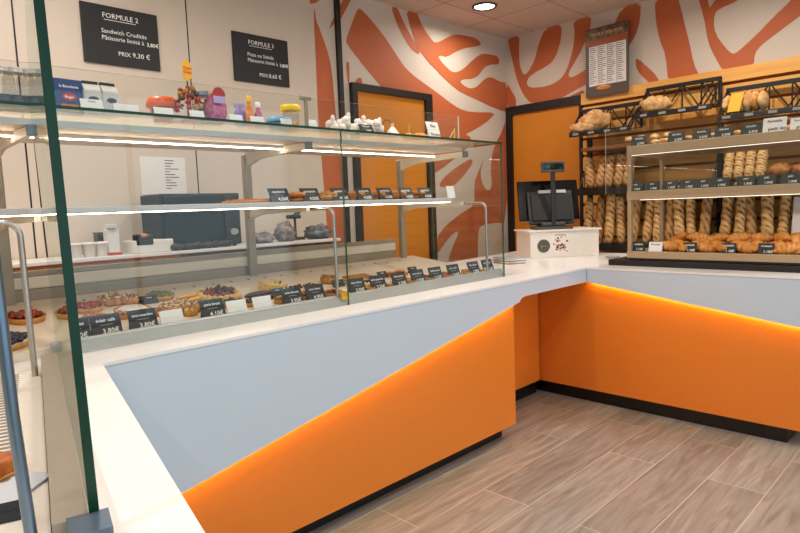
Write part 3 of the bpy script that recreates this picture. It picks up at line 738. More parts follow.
# two white tubs
tub = top_thing('carton_tub', 'grey-white carton with dark cap next to the blue biscuit box', 'carton', 92.5, 2.44)
MB().bev((-.028, -.028, 0), (.028, .028, .078), .006).prism([(-.028, -.028, .078), (.028, -.028, .078), (.028, 0, .1), (-.028, 0, .1)][:0] or [(-.026, -.026, .077), (-.026, .026, .077), (-.026, .008, .098), (-.026, -.008, .098)], (.052, 0, 0)).build('body', mat('pale_grey_carton', '#c8c6c2', .5), tub)
MB().bev((-.024, -.007, .096), (.024, .007, .108), .002).build('cap', DARKP, tub)
m = MB().lathe([(0, 0), (1, 0), (1, .001)], 20); m.v = [(a * .016, -.0285 - c_, b_ * .008 + .05) for a, b_, c_ in m.v]; m.build('oval_label', mat('dark_label', '#2e2c4a', .5), tub)
copy_thing(tub, 'grey-white carton with dark cap left of the orange pot', (ty(109.5, 2.44), 2.44, TS), (0, 0, .1))
def paper_tag(px, w, h, label, y=2.277, text=None, colr=PAPER, tilt=.3):
    return card(ty(px, y), y, TS, w, h + .007, '', '', label, colr, tilt, group='small labels on the top shelf')
t = card(ty(94, 2.277), 2.277, TS, .075, .038, '7,20 €', '', 'white handwritten tag in front of the pale cartons', PAPER, .3, ink=DINK, sub=False)
paper_tag(128, .09, .024, 'white blank strip left of the orange pot'); paper_tag(165, .075, .024, 'white blank tag in front of the orange pot')
paper_tag(198, .06, .024, 'white tag in front of the nut jar'); paper_tag(237, .06, .022, 'white tag in front of the purple bag')
paper_tag(258, .065, .022, 'white tag in front of the small bottles'); paper_tag(287, .06, .024, 'white tag in front of the blue tin')
paper_tag(313, .05, .03, 'white tag with green print left of the meringue bags')
# orange pot
t = top_thing('biscuit_tub', 'orange plastic tub with flared lid on the top shelf', 'tub', 163, 2.5)
MB().lathe([(.033, 0), (.044, .05), (.044, .052)], 24).build('tub', PLASTIC, t); MB().lathe([(.028, .002), (.039, .045), (0, .047)], 20).build('contents', cm('orange_biscuits', '#d8642a', '#b74318', .5), t)
MB().lathe([(.050, .053), (.056, .058), (.053, .075), (.046, .088), (.02, .09), (0, .09)], 24).build('lid', mat('orange_plastic', '#df5f1e', .35), t)
# lollipop tree with sign
t = top_thing('lollipop_stand', 'red lollipop stand with tall yellow oval sign', 'sweet stand', 190, 2.42)
MB().lathe([(.032, 0), (.03, .01), (.008, .014)], 20).cyl((0, 0, .012), (0, 0, .125), .008).build('stem', mat('red_plastic', '#b01c14', .35), t)
random.seed(4); cols = [mat('candy_brown', '#5a4630', .3), mat('candy_red', '#a92018', .3), mat('candy_gold', '#a9853a', .3)]
for i in range(24):
    a = i * 2.4; zz = .03 + .075 * (i / 24); rr = .045 - .02 * (i / 24)
    m = MB().cyl((0, 0, zz), (rr * math.cos(a), rr * math.sin(a), zz + .012), .0015, 5, 1).blob((rr * math.cos(a), rr * math.sin(a), zz + .013), (.0095, .0095, .0095), 0, 10, 7)
    m.build('lollipop', [cols[i % 3], PAPER], t)
m = MB().cyl((0, 0, .12), (0, 0, .15), .003, 6); m.build('sign_post', BLACKM, t)
m = MB(); pts = [(.019 * math.cos(k * pi / 12) * (1 + .08 * math.cos(k * 4)), -.004, .178 + .036 * math.sin(k * pi / 12)) for k in range(24)]; m.prism(pts, (0, .004, 0)); m.build('sign', mat('yellow_sign', '#f0b020', .4), t)
tm = text_mesh([('Chupa', 0, .182, .012, 'CENTER'), ('Chups', 0, .168, .012, 'CENTER')]); tm.v = [(a, -.0085, c_) for a, b_, c_ in tm.v]; tm.build('lettering', mat('red_lettering', '#c22016', .5), t)
# nut jar
t = top_thing('sweet_jar', 'clear plastic jar of brown sweets beside the lollipop stand', 'jar', 204, 2.47)
MB().lathe([(.032, 0), (.034, .004), (.034, .095), (.026, .105)], 24).build('jar', PLASTIC, t)
m = MB(); random.seed(6)
for i in range(70):
    a = random.uniform(0, 6.28); q = .024 * math.sqrt(random.random()); m.blob((q * math.cos(a), q * math.sin(a), .009 + random.random() * .072), (.008, .008, .007), i % 3, 7, 5)
m.build('sweets', [cols[0], cols[2], mat('candy_lilac', '#7d7186', .3)], t)
MB().lathe([(.03, .1045), (.03, .118), (.028, .12)], 24).build('lid', mat('smoky_lid', '#6f7f96', .3), t)
# candy bags
def bag(label, px, y, w, h, mats, name='sweet_bag', lab=None):
    t = top_thing(name, label, 'bag', px, y)
    MB().blob((0, 0, h * .45), (w / 2, w * .28, h * .46), 0, 16, 12, .12, 10, px, flat=-h * .45).build('bag_body', mats[0], t)
    m = MB()
    pts = []
    for i in range(9):
        a = i / 8 - .5; pts.append((a * w * .8, math.sin(i * 1.9) * .004, h * .84))
    top = [(p[0] * 1.15, p[1] * 1.6, h * 1.06 + .004 * math.sin(i * 2.3)) for i, p in enumerate(pts)]
    n = len(pts); vs = pts + top + [(p[0], p[1] + .002, p[2]) for p in pts] + [(p[0], p[1] + .002, p[2]) for p in top]
    m.add(vs, [(i, i + 1, n + i + 1, n + i) for i in range(n - 1)] + [(2 * n + i, 3 * n + i, 3 * n + i + 1, 2 * n + i + 1) for i in range(n - 1)], 0, True)
    m.build('gathered_top', mats[1], t); return t
MAG = cm('magenta_candy', '#98305e', '#c46c90', .35, 60); LIL = cm('purple_sachet', '#6a4f9a', '#8a74b8', .35, 40)
b = bag('magenta sweet bag with cream top and round red label', 216, 2.44, .095, .125, [MAG, mat('cream_cellophane', '#e0cfa8', .4)])
m = MB().lathe([(0, 0), (.026, 0), (.026, .002)], 24); m.v = [(a, -.034 - c_, b_ + .105) for a, b_, c_ in m.v]; m.build('round_label', mat('crimson_label', '#a81a20', .4), b)
m = MB().box((-.024, -.0375, .075), (.024, -.0365, .1)); m.build('lilac_band', mat('lilac_label', '#b9a5d6', .5), b)
bag('purple sachet behind the white tag, right of the magenta bag', 241, 2.46, .06, .085, [LIL, mat('lilac_foil', '#b7a9d6', .35)])
def bottle(label, px, y, r, h, body, capc):
    t = top_thing('small_bottle', label, 'bottle', px, y, 0, 'small sweet bottles on the top shelf')
    MB().lathe([(r, 0), (r * 1.02, .004), (r, h * .55), (r * .5, h * .72), (r * .45, h * .8)], 20).build('body', body, t)
    MB().lathe([(r * .62, h * .8), (r * .62, h), (r * .4, h * 1.02)], 16).build('cap', capc, t); return t
bottle('small amber bottle with yellow cap on the top shelf', 250, 2.42, .016, .115, ORNG, mat('yellow_plastic', '#eab422', .35))
bottle('small pink bottle with white cap on the top shelf', 258.5, 2.42, .016, .095, MAG, PAPER)
# blue tub
t = top_thing('sweet_tub', 'turquoise blue low tub left of the yellow lidded jar', 'tub', 279, 2.46)
MB().lathe([(.04, 0), (.05, .03), (.05, .032)], 24).build('tub', PLASTIC, t); MB().lathe([(.036, .002), (.045, .03), (0, .034)], 18).build('contents', cm('blue_sweets', '#4a93c4', '#9ac4de', .4, 60), t)
MB().lathe([(.052, .034), (.054, .042), (.048, .05)], 24).build('lid', mat('turquoise_plastic', '#5aa6cc', .35), t)
t = top_thing('sweet_jar', 'clear jar of golden sweets with bright yellow lid', 'jar', 291, 2.5)
MB().lathe([(.032, 0), (.034, .005), (.034, .08), (.03, .088)], 24).build('jar', PLASTIC, t); MB().lathe([(.028, .003), (.030, .045), (0, .05)], 18).build('contents', cm('golden_sweets', '#d29a38', '#b7742a', .4, 60), t)
MB().lathe([(.044, .089), (.046, .1), (.042, .112), (.0, .113)], 24).build('lid', mat('bright_yellow_plastic', '#f0c81c', .35), t)
# upside-down dark glasses at far left
t0 = None
for i, (px, r_, lb) in enumerate(((5, .045, 'smoky glass jar cut by the left edge of the view'), (19, .05, 'smoky glass jar, second from the left edge'), (33, .042, 'smoky glass jar next to the green glass edge'))):
    if t0 is None:
        t0 = top_thing('glass_jar', lb, 'jar', px, 2.5, 0, 'smoky glass jars on the top shelf')
        MB().lathe([(.035, 0), (.04, .01), (.036, .1), (.03, .115)], 20).build('jar', PLASTIC, t0)
        MB().lathe([(.032, .003), (.036, .012), (.034, .05), (0, .052)], 18).build('contents', mat('grey_contents', '#2f3234', .5), t0)
        MB().lathe([(.031, .116), (.031, .13), (0, .131)], 18).build('lid', GREYM, t0)
    else: copy_thing(t0, lb, (ty(px, 2.5), 2.5, TS), (0, 0, i), 'smoky glass jars on the top shelf')
# meringue bags, croissants, signs
MERB = mat('white_wrapper', '#efe3da', .4, nscale=30, noise_amt=.12, bump=.6)
bags = [(331, .05, .06, 'small white wrapped bag at the left of the meringue row'), (346, .085, .075, 'white bag of meringues, first large one'), (361, .085, .07, 'white bag of meringues behind the black card'), (377, .085, .068, 'white bag of meringues right of the black card')]
for px, w_, h_, lb in bags:
    t = top_thing('meringue_bag', lb, 'bag', px, 2.42, 0, 'white meringue bags on the top shelf')
    m = MB(); random.seed(px)
    for i in range(9): m.blob((random.uniform(-w_ / 2.4, w_ / 2.4), random.uniform(-.02, .02), random.uniform(.018, h_ * .75)), (w_ * .24, .022, h_ * .26), 0, 10, 7, .3, 9, i + px)
    m.v = [(a, b_, max(c_, 0)) for a, b_, c_ in m.v]
    m.build('bag_body', MERB, t); t.scale = (1.15, 1, 1.35); MB().blob((w_ * .2, 0, h_ * .95), (.012, .008, .014), 0, 8, 6, .4, 7, px).build('tied_top', MERB, t)
card(ty(367.5, 2.28), 2.28, TS, .09, .045, 'meringues', '2.00€', 'black price card leaning in front of the meringue bags', CARD, .5)
t = top_thing('meringue_bag', 'triangular white wrapped bag with knotted top at the right of the row', 'bag', 392, 2.42, 0)
MB().lathe([(.05, 0), (.048, .012), (.02, .05), (.006, .066), (.011, .08)], 12).build('bag_body', MERB, t)
# wire handled baskets
for px, lb in ((350, 'thin wire basket behind the meringue bags, left of the pair'), (387, 'thin wire basket behind the meringue bags, right of the pair')):
    t = top_thing('wire_basket', lb, 'basket', px, 2.56, 0, 'wire baskets on the top shelf')
    hpts = [(.042 * math.cos(a * pi / 16), 0, .045 + .055 * math.sin(a * pi / 16)) for a in range(17)]
    t.scale = (1.1, 1, 1.25); MB().tube(hpts, .0022, 6).build('handle', DARKP, t)
    m = MB()
    for zz in (.003, .045): m.tube([(.055 * math.cos(a * pi / 4 + pi / 4), .035 * math.sin(a * pi / 4 + pi / 4), zz) for a in range(9)], .0013, 5)
    for a in range(8): m.cyl((.055 * math.cos(a * pi / 4), .035 * math.sin(a * pi / 4), .002), (.055 * math.cos(a * pi / 4), .035 * math.sin(a * pi / 4), .045), .0011, 5)
    m.build('wire_frame', DARKP, t)
def croissant_mesh(L=.12, r=.028, seed=0):
    m = MB(); n = 34; pts = []; rad = []
    for i in range(n + 1):
        u = i / n * 2 - 1; a = u * 1.15
        pts.append((L / 2 * math.sin(a) / math.sin(1.15), L * .28 * (1 - math.cos(a)) * -1, r * .8))
        base = r * max(.12, (1 - abs(u) ** 1.7)) ; rad.append(base * (1 + .13 * math.sin(u * 22)))
    m.tube(pts, r, 12, 0, rad); m.v = [(a, b_, max(0, c_ * .92)) for a, b_, c_ in m.v]; return m
CRM = croissant_mesh().mesh('croissant', [CROIS])
def croissant(loc, rot, label, group, sc_=1):
    o = bpy.data.objects.new('croissant', CRM); COL.objects.link(o); o.location = loc; o.rotation_euler = rot; o.scale = (sc_,) * 3
    return tag(o, label, 'croissant', group)
croissant((ty(408, 2.46), 2.46, TS), (0, 0, .3), 'flat golden croissant right of the knotted bag', 'croissants on the top shelf', .9)
croissant((ty(419, 2.44), 2.44, TS), (0, 0, -.4), 'browner croissant just left of the white sign', 'croissants on the top shelf', 1)
t = card(ty(435, 2.29), 2.29, TS, .1, .095, 'Nos', 'Promo', 'white handwritten sign at the right end of the top shelf', PAPER, .3, ink=DINK, sub=False)
t = top_thing('small_easel', 'small pale wooden easel next to the white sign', 'easel', 452, 2.40)
MB().cyl((.02, 0, 0), (.02, 0, .085), .003).cyl((-.045, 0, 0), (.018, 0, .075), .003).cyl((-.03, 0, .02), (.02, 0, .02), .003).build('frame', mat('pale_wood', '#d9c07a', .6), t)

for o in list(COL.objects):
    if o.parent is None and o.location.z > TS - .001 and o.location.z < TS + .001 and o.name.split('.')[0] in ('biscuit_tub', 'lollipop_stand', 'sweet_jar', 'sweet_bag', 'small_bottle', 'sweet_tub', 'carton_tub', 'glass_jar'):
        o.scale = (o.scale[0] * 1.15, o.scale[1] * 1.1, o.scale[2] * 1.2)

# ------------------------------------------------------------------ menu boards, paper notice
def board(x0, x1, z0, z1, lines, label, under):
    t = thing('menu_board', label, 'menu board', ((x0 + x1) / 2, YW - .0085, z0))
    w = x1 - x0; h = z1 - z0
    MB().bev((-w / 2, -.014, 0), (w / 2, -.001, h), .001).build('slate', mat('black_slate', '#191919', .55), t)
    tm = text_mesh(lines)
    for (a, b_, zz) in under: tm.add([(a, 0, zz), (b_, 0, zz), (b_, 0, zz + .003), (a, 0, zz + .003)], [(0, 1, 2, 3)])
    tm.v = [(a, -.0148, c_) for a, b_, c_ in tm.v]; tm.build('lettering', INK, t); return t
board(1.29, 1.746, 2.385, 2.731, [('FORMULE 2', .0, .275, .042, 'CENTER'), ('Sandwich Crudités', -.12, .185, .036, 'LEFT'), ('Pâtisserie limité à', -.12, .145, .036, 'LEFT'), ('3,80€', .15, .142, .032, 'LEFT'), ('PRIX', -.03, .06, .036, 'LEFT'), ('9,30 €', .055, .06, .042, 'LEFT')],
      'black menu board reading FORMULE 2, left of the pair', [(-.1, .09, .262)])
board(2.278, 2.74, 2.392, 2.732, [('FORMULE 3', .0, .268, .042, 'CENTER'), ('Pizza ou Salade', -.12, .185, .036, 'LEFT'), ('Pâtisserie limité à', -.12, .145, .036, 'LEFT'), ('3,80€', .15, .142, .032, 'LEFT'), ('PRIX', -.03, .05, .036, 'LEFT'), ('8,60 €', .05, .05, .042, 'LEFT')],
      'black menu board reading FORMULE 3, right of the pair', [(-.1, .09, .255)])
t = thing('paper_notice', 'large white printed notice taped to the wall behind the case', 'notice', (1.72, YW - .0085, 1.6))
MB().box((-.15, -.002, 0), (.15, -.0005, .24)).build('sheet', mat('white_notice', '#e6e2df', .7), t)
m = MB(); random.seed(9)
for i in range(11):
    z = .215 - i * .018; m.box((.01, -.0028, z), (.01 + random.uniform(.03, .1), -.0022, z + .005))
m.build('print', DINK, t)
# poster on the back wall
t = thing('product_poster', 'tall poster with white price table over the wood panelling', 'poster', (5.53, 2.712, 2.437))
MB().box((-.012, -.212, 0), (-.001, .212, .635)).build('backing', mat('poster_grey', '#54443a', .5), t)
MB().box((-.0135, -.207, .53), (-.0121, .207, .625)).build('photo_band', mat('poster_photo', '#4b3828', .5, nscale=30, col2='#8c6f4a'), t)
MB().box((-.0135, -.207, .47), (-.0121, .207, .53)).build('title_band', mat('poster_rust', '#9a4a22', .5), t)
MB().box((-.0135, -.19, .1), (-.0121, .175, .468)).build('price_table', mat('poster_table', '#e4ded9', .6), t)
m = MB(); random.seed(12)
for c_ in range(4):
    for i in range(19):
        z = .45 - i * .018; y0 = .168 - c_ * .091; m.box((-.0148, y0 - random.uniform(.035, .075), z), (-.0140, y0, z + .005))
for c_ in range(1, 4): m.box((-.0148, .172 - c_ * .091 - .001, .1), (-.0140, .172 - c_ * .091 + .001, .468))
m.build('print', DINK, t)
MB().blob((-.0135, .03, .075), (.002, .08, .02), 0, 14, 6).build('pastry_picture', ORNG, t)
tm = text_mesh([('VENTE A EMPORTER', 0, .563, .036, 'CENTER')]); tm.v = [(-.0142, -a, c_) for a, b_, c_ in tm.v]; tm.build('lettering', mat('cream_lettering', '#d8c69a', .6), t)

# ------------------------------------------------------------------ cash desk
u = Vector((.79, -.613, 0)); v = Vector((.613, .79, 0)); yawb = math.atan2(u.y, u.x)
C0 = Vector((4.30, 2.79, WT))
t = thing('cash_desk_box', 'white box plinth under the till, with round emblem and printed sheet', 'box', C0, (0, 0, yawb))
MB().bev((0, 0, 0), (.6, .36, .218), .003).build('body', mat('white_box', '#efe7dc', .4), t)
MB().bev((-.02, -.015, .219), (.62, .375, .232), .003).build('lid', mat('white_box_lid', '#f4ece2', .4), t)
m = MB().lathe([(0, 0), (.055, 0), (.055, .002)], 32); m.v = [(a + .115, -.0005 - c_, b_ + .1) for a, b_, c_ in m.v]; em = m.build('round_emblem', mat('emblem_dark', '#3c3a33', .5), t)
m = MB()
for rr in (.047, .03):
    for k in range(28):
        a0 = 2 * pi * k / 28; a1 = 2 * pi * (k + 1) / 28
        m.add([(.115 + r_ * math.cos(a), -.0032, .1 + r_ * math.sin(a)) for r_, a in ((rr, a0), (rr, a1), (rr - .003, a1), (rr - .003, a0))], [(0, 1, 2, 3)])
tm = text_mesh([('JDV', .115, .09, .026, 'CENTER')]); m.add([(a, -.0032, c_) for a, b_, c_ in tm.v], tm.f); m.build('emblem_lettering', mat('emblem_line', '#a9a48c', .5), t)
MB().box((.19, -.0022, .01), (.33, -.0006, .205)).build('printed_sheet', mat('sheet_white', '#f1e9e2', .6), t)
m = MB(); random.seed(15)
for i in range(46):
    a = random.gauss(.26, .03); zz = random.gauss(.1, .035); a = min(max(a, .2), .32); zz = min(max(zz, .02), .17); s_ = random.uniform(.005, .011)
    m.add([(a + s_ * math.cos(k * pi / 3 + i), -.0026 - i * .00001, zz + s_ * math.sin(k * pi / 3 + i)) for k in range(6)], [tuple(range(6))], i % 3)
m.build('picture', [mat('pic_dark', '#4a3a3a', .6), mat('pic_rose', '#a05a55', .6), mat('pic_pale', '#caa59a', .6)], t)
m = MB()
tm = text_mesh([('LES ARTISANS', .26, .182, .016, 'CENTER')]); m.add([(a, -.0028, c_) for a, b_, c_ in tm.v], tm.f); m.build('lettering', DINK, t)
# till: tilted screen seen from the back, base, pole display
TB = C0 + u * .25 + v * .18 + Vector((0, 0, .2325))
t = thing('cash_register', 'dark till with tilted touch screen and pole display on the white box', 'cash register', TB, (0, 0, yawb - .1)); t.scale = (1.03, 1, 1.2)
m = MB().prism([(-.15, -.12, 0), (.15, -.12, 0), (.15, .12, 0), (-.15, .12, 0)], (0, 0, .02)); m.bev((-.1, -.09, .02), (.1, .1, .05), .01); m.build('base', GREYP, t)
def tilted(mb, ang, loc): mx = Matrix.Translation(loc) @ Matrix.Rotation(ang, 4, 'X'); mb.v = [tuple(mx @ Vector(p)) for p in mb.v]; return mb
tilted(MB().bev((-.19, -.012, 0), (.19, .018, .25), .008), -.35, (0, -.04, .035)).build('rear_housing', DARKP, t)
tilted(MB().bev((-.165, -.03, .02), (.165, -.012, .22), .006), -.35, (0, -.04, .035)).build('rear_cover', mat('soft_black', '#191716', .6), t)
tilted(MB().bev((-.25, .03, .06), (.26, .055, .36), .006), -.3, (-.01, -.04, .015)).build('touch_screen', SCREEN, t)
tilted(MB().box((-.1, -.031, .222), (.02, -.028, .245)).box((.05, -.031, .222), (.13, -.028, .245)), -.35, (0, -.045, .038)).build('sticker', mat('pale_sticker', '#b9c6c8', .5), t)
MB().bev((-.018, -.09, .02), (.018, -.07, .40), .004).build('display_pole', DARKP, t)
MB().bev((-.095, -.1, .40), (.095, -.06, .475), .005).build('customer_display', GREYP, t)
MB().box((-.082, -.1015, .418), (.082, -.1005, .462)).build('display_window', SCREEN, t)
tm = text_mesh([('0.00', -.03, .434, .02, 'RIGHT'), ('EUR', .06, .424, .01, 'CENTER')]); tm.v = [(a, -.1025, c_) for a, b_, c_ in tm.v]; tm.build('display_digits', mat('green_digits', '#1f6a4c', .5, emit=.5), t)
# leaflets
for i, (cx, rz) in enumerate(((0, .2), (.004, .1), (-.003, .3), (.002, .15), (0, .22))):
    p = at_z(512, 264, WT)
    o = MB().bev((-.08, -.11, 0), (.08, .11, .009), .001).build('brochure', [mat('leaflet_orange', '#d2964e', .4), PAPER, mat('leaflet_blue', '#8a97a8', .4), PAPER, mat('leaflet_grey', '#b7b2ae', .4)][i], None, (p.x + .05 + cx, p.y + .06, WT + .0005 + i * .0096), (0, 0, -.6 + rz))
    tag(o, ['orange leaflet at the bottom of the brochure stack', 'white leaflet second from the bottom of the brochure stack', 'blue-grey leaflet in the middle of the brochure stack', 'white leaflet second from the top of the brochure stack', 'grey leaflet on top of the brochure stack beside the till box'][i], 'brochure', 'brochures beside the till box')
p = at_z(600, 256, WT)
t = thing('coin_dish', 'small clear dish between the till box and the bread display', 'dish', (4.50, 2.17, WT))
MB().lathe([(.03, 0), (.045, .004), (.06, .022), (.057, .022), (.043, .008), (0, .006)], 24).build('dish', PLASTIC, t)

# ------------------------------------------------------------------ right-hand bread display
rc = thing('bread_display_case', 'three-tier tan metal and glass bread display on the right counter', 'display case', (4.35, 1.35, WT))
orr = Vector((-4.35, -1.35, -WT))
Y0, Y1 = .78, 1.85
relb(MB().bev((4.06, Y0 - .02, WT), (4.66, 1.99, WT + .04), .003), orr).build('base', mat('dark_brown_base', '#1d1310', .35), rc)
for nm, z0, z1, xf in (('bottom_tier', 1.046, 1.092, 4.05), ('middle_tier', 1.443, 1.503, 4.05), ('top_tier', 1.745, 1.808, 4.05)):
    relb(MB().bev((xf, Y0, z0), (4.64, Y1, z1), .003), orr).build(nm, TANM, rc)
relb(MB().box((4.06, Y0, WT + .045), (4.64, Y1, 1.0455)), orr).build('drawer_void', BLACKP, rc)
relb(MB().box((4.2, Y0, 1.440), (4.203, Y1 - .03, 1.4425)), orr).build('light_strip', LEDS, rc)
relb(MB().box((4.06, Y0, 1.7425), (4.063, Y1 - .03, 1.7445)), orr).build('light_strip', LEDS, rc)
for (x, y) in ((4.055, 1.82), (4.60, 1.82), (4.6, Y0 + .02), (4.055, Y0)):
    relb(MB().bev((x, y, 1.092), (x + .03, y + .028, 1.745), .003), orr).build('post', TANM, rc)
relb(pane((4.04, Y0, 1.13), (4.046, 1.99, 1.94)), orr).build('front_glass', [GLASS, GEDGE3], rc) if False else None
# curved-looking upper sneeze glass: vertical end pane and inclined front pane
relb(pane((4.03, Y0, 1.49), (4.036, 1.992, 1.93)), orr).build('front_glass', [GLASS, GEDGE3], rc)
# croissant pile on the bottom tier
ci = 0
random.seed(21)
for row, (xx, zz, n) in enumerate(((4.13, 0, 7), (4.20, .005, 8), (4.30, .03, 7), (4.26, .055, 6), (4.38, .045, 7))):
    for i in range(n):
        y = 1.60 - i * .115 - (row % 2) * .05 + random.uniform(-.01, .01)
        if y < Y0 + .05: continue
        pl = ['front edge', 'second row', 'upper pile', 'crest', 'rear row'][row]
        croissant((xx + random.uniform(-.01, .01), y, 1.093 + zz), (random.uniform(-.2, .2), random.uniform(-.25, .25), random.uniform(0, 6.28)), 'golden flaky pastry in the %s of the heap, %s from the left' % (pl, ['first', 'second', 'third', 'fourth', 'fifth', 'sixth', 'seventh', 'eighth'][i]), 'croissants heaped on the bottom tier', random.uniform(1.25, 1.55))
o = MB().lathe([(.06, 0), (.07, .004), (.0, .006)], 24).build('flat_biscuit', PALE, None, (4.2, 1.66, 1.0935)); tag(o, 'pale flat round biscuit at the left end of the bottom tier', 'biscuit')
for k, y in enumerate((.82, .9)):
    o = MB().lathe([(.0, 0), (.045, 0), (.05, .012), (.03, .024), (.0, .022)], 22).build('spiral_bun', cm('spiral_dough', '#cfa16a', '#a8743c', .6, 60), None, (4.12 + .09 * k, y, 1.0935)); tag(o, ['pale spiral bun at the right end of the bottom tier, in front', 'pale spiral bun at the right end of the bottom tier, behind'][k], 'bun', 'spiral buns')
YR = -pi / 2
def rcard(px, py, z, w, h, title, price, label, col=CARDG, x=4.075, ink=None):
    p = at_x(px, py, x); c_ = card(x, p.y, z, w, h, title, price, label, col, .25, YR, 'price cards on the bread display', ink, False); return c_
for i, px in enumerate((638, 689, 728, 766)):
    rcard(px, 245, 1.0925, .085, .065, 'croissant', '1.10€', ['black card at the left post of the bottom tier', 'black card in front of the pastry heap, left of three', 'black card in front of the pastry heap, middle of three', 'black card in front of the pastry heap, right of three'][i])
rcard(655, 245, 1.0925, .09, .065, 'Nouveau', '', 'white handwritten card on the bottom tier', PAPER, ink=DINK)
for i, px in enumerate((635, 651.5, 669.5, 687, 702.5, 719.5, 745.5, 766, 790)):
    rcard(px, 190, 1.5035, .1, .06, 'pain', '1.90€', ['first', 'second', 'third', 'fourth', 'fifth', 'sixth', 'seventh', 'eighth', 'ninth'][i] + ' black card from the left on the middle tier')
for i, px in enumerate((638.5, 676, 701, 723.5, 750.5)):
    rcard(px, 140, 1.8085, .11, .065, 'brioche', '2.50€', ['first', 'second', 'third', 'fourth', 'fifth'][i] + ' black card from the left on the top tier')
rcard(774, 130, 1.8085, .12, .085, 'Formule', 'petit dej', 'large white handwritten card on the top tier', PAPER, ink=DINK)
rcard(800, 128, 1.8085, .1, .07, 'Formule', 'gouter', 'white handwritten card at the right end of the top tier', PAPER, ink=DINK)
ROLL = MB().blob((0, 0, .022), (.05, .035, .026), 0, 14, 9, .2, 8, 2, flat=-.022).mesh('bread_roll', [LOAF])
def roll(x, y, z, label, group, s_=1, me=ROLL):
    o = bpy.data.objects.new('bread_roll', me); COL.objects.link(o); o.location = (x, y, z); o.rotation_euler = (0, 0, random.uniform(0, 3)); o.scale = (s_,) * 3; return tag(o, label, 'bread roll', group)
for i, px in enumerate((655, 664, 688, 712, 737, 787)):
    p = at_x(px, 140, 4.16); roll(4.16, p.y, 1.8085, ['golden roll left of the second top-tier card', 'golden roll touching the second top-tier card', 'golden roll between the second and third top-tier cards', 'golden roll between the third and fourth top-tier cards', 'golden roll between the fourth and fifth top-tier cards', 'golden roll between the two white cards'][i], 'rolls on the top tier', .8)
for i, y in enumerate((1.7, 1.55, 1.38, 1.2, 1.05, .9)):
    roll(4.2, y, 1.5035, 'small roll behind the middle-tier cards, %s from the left' % ['first', 'second', 'third', 'fourth', 'fifth', 'sixth'][i], 'rolls on the middle tier', .6)
# ------------------------------------------------------------------ wall bread racks
def wire_rack(y0, y1, zf, hb, label):
    t = thing('bread_rack', label, 'rack', (5.40, (y0 + y1) / 2, zf)); w = (y1 - y0) / 2 - .005
    xf, xb = -.12, .11
    m = MB()
    m.prism([(xf, -w, 0), (xf, -w, .008), (xb, -w, .035), (xb, -w, .027)], (0, 2 * w, 0)); m.build('tray', mat('black_rack_steel', '#1a1513', .5), t)
    m = MB().bev((xf - .012, -w, -.012), (xf + .0, w, .032), .002); rail = m.build('label_rail', BLACKM, t)
    for k in range(4):
        yc = w - .07 - k * (2 * w - .14) / 3
        MB().box((xf - .0137, yc - .03, .002), (xf - .0122, yc + .03, .022)).build('label', mat('rack_label', '#8b9088', .5), rail)
    m = MB(); R = .0095
    m.bev((xb - .02, -w, hb - .025), (xb + .0, w, hb + .01), .003)
    for s_ in (-1, 1):
        m.cyl((xf, s_ * (w - .01), .02), (xb - .01, s_ * (w - .01), hb), R, 6).cyl((xb - .01, s_ * (w - .01), .03), (xb - .01, s_ * (w - .01), hb), R * 1.4, 6)
        m.cyl((xf + .1, s_ * (w - .01), .02), (xf + .13, s_ * (w - .01), .14), R * .7, 6)
    n = 4
    for k in range(n):
        a = -w + 2 * w * k / n; b_ = -w + 2 * w * (k + 1) / n
        if k % 2: m.cyl((xb - .01, a, .03), (xb - .01, b_, hb), R * .7, 6)
        else: m.cyl((xb - .01, b_, .03), (xb - .01, a, hb), R * .7, 6)
        m.cyl((xb - .01, a, .03), (xb - .01, a, hb), R * .7, 6)
    a = -w
    m.cyl((xb - .01, -w, .03), (xb - .01, -w + .16, hb), R * .7, 6).cyl((xb - .01, -w + .2, .03), (xb - .01, -w + .05, hb), R * .7, 6)
    m.build('truss_frame', BLACKM, t); return t
wire_rack(2.36, 2.975, 2.065, .255, 'black wire bread rack at the left, holding a split round loaf')
wire_rack(1.70, 2.33, 2.155, .265, 'black wire bread rack in the middle, hung highest')
wire_rack(1.04, 1.67, 2.052, .26, 'black wire bread rack at the right, holding the sliced loaf')
wire_rack(.38, 1.01, 2.052, .26, 'black wire bread rack cut by the right edge of the view')
def loaf(label, x, y, z, r, mm, yaw=0, seed=1, slashes=3, name='round_loaf', tip=0):
    t = thing(name, label, 'loaf', (x, y, z), (0, tip, yaw))
    MB().blob((0, 0, r[2] * .9), r, 0, 22, 14, .22, 7, seed, flat=-r[2] * .9).build('crust', mm, t)
    m = MB()
    for k in range(slashes):
        a = (k - (slashes - 1) / 2) * r[1] * .55
        f = math.sqrt(max(.05, 1 - (a / r[1]) ** 2))
        m.blob((0, a, r[2] * .9 + r[2] * f * .97), (r[0] * .6 * f, r[1] * .08, r[2] * .07), 0, 10, 5, .2, 7, k)
    m.build('scoring', mat('slash_brown', '#7a4216', .6), t); return t
loaf('large floured round loaf in the left wall rack', 5.40, 2.77, 2.106, (.085, .15, .095), LOAF, .15, 3, 3)
loaf('smaller split loaf in front of the large one in the left rack', 5.325, 2.86, 2.095, (.035, .12, .05), LOAF, .1, 5, 1)
loaf('long pale loaf in the middle wall rack', 5.385, 2.2, 2.193, (.07, .135, .075), LOAF, .1, 7, 3)
t = thing('sliced_loaf', 'big scored golden loaf with a yellow label in the right rack', 'loaf', (5.385, 1.49, 2.093), (0, 0, 0))
m = MB()
for k in range(6): m.blob((0, .13 - k * .05, .08), (.08, .04, .085 - .006 * abs(k - 2.5)), 0, 16, 12, .15, 7, k, flat=-.08)
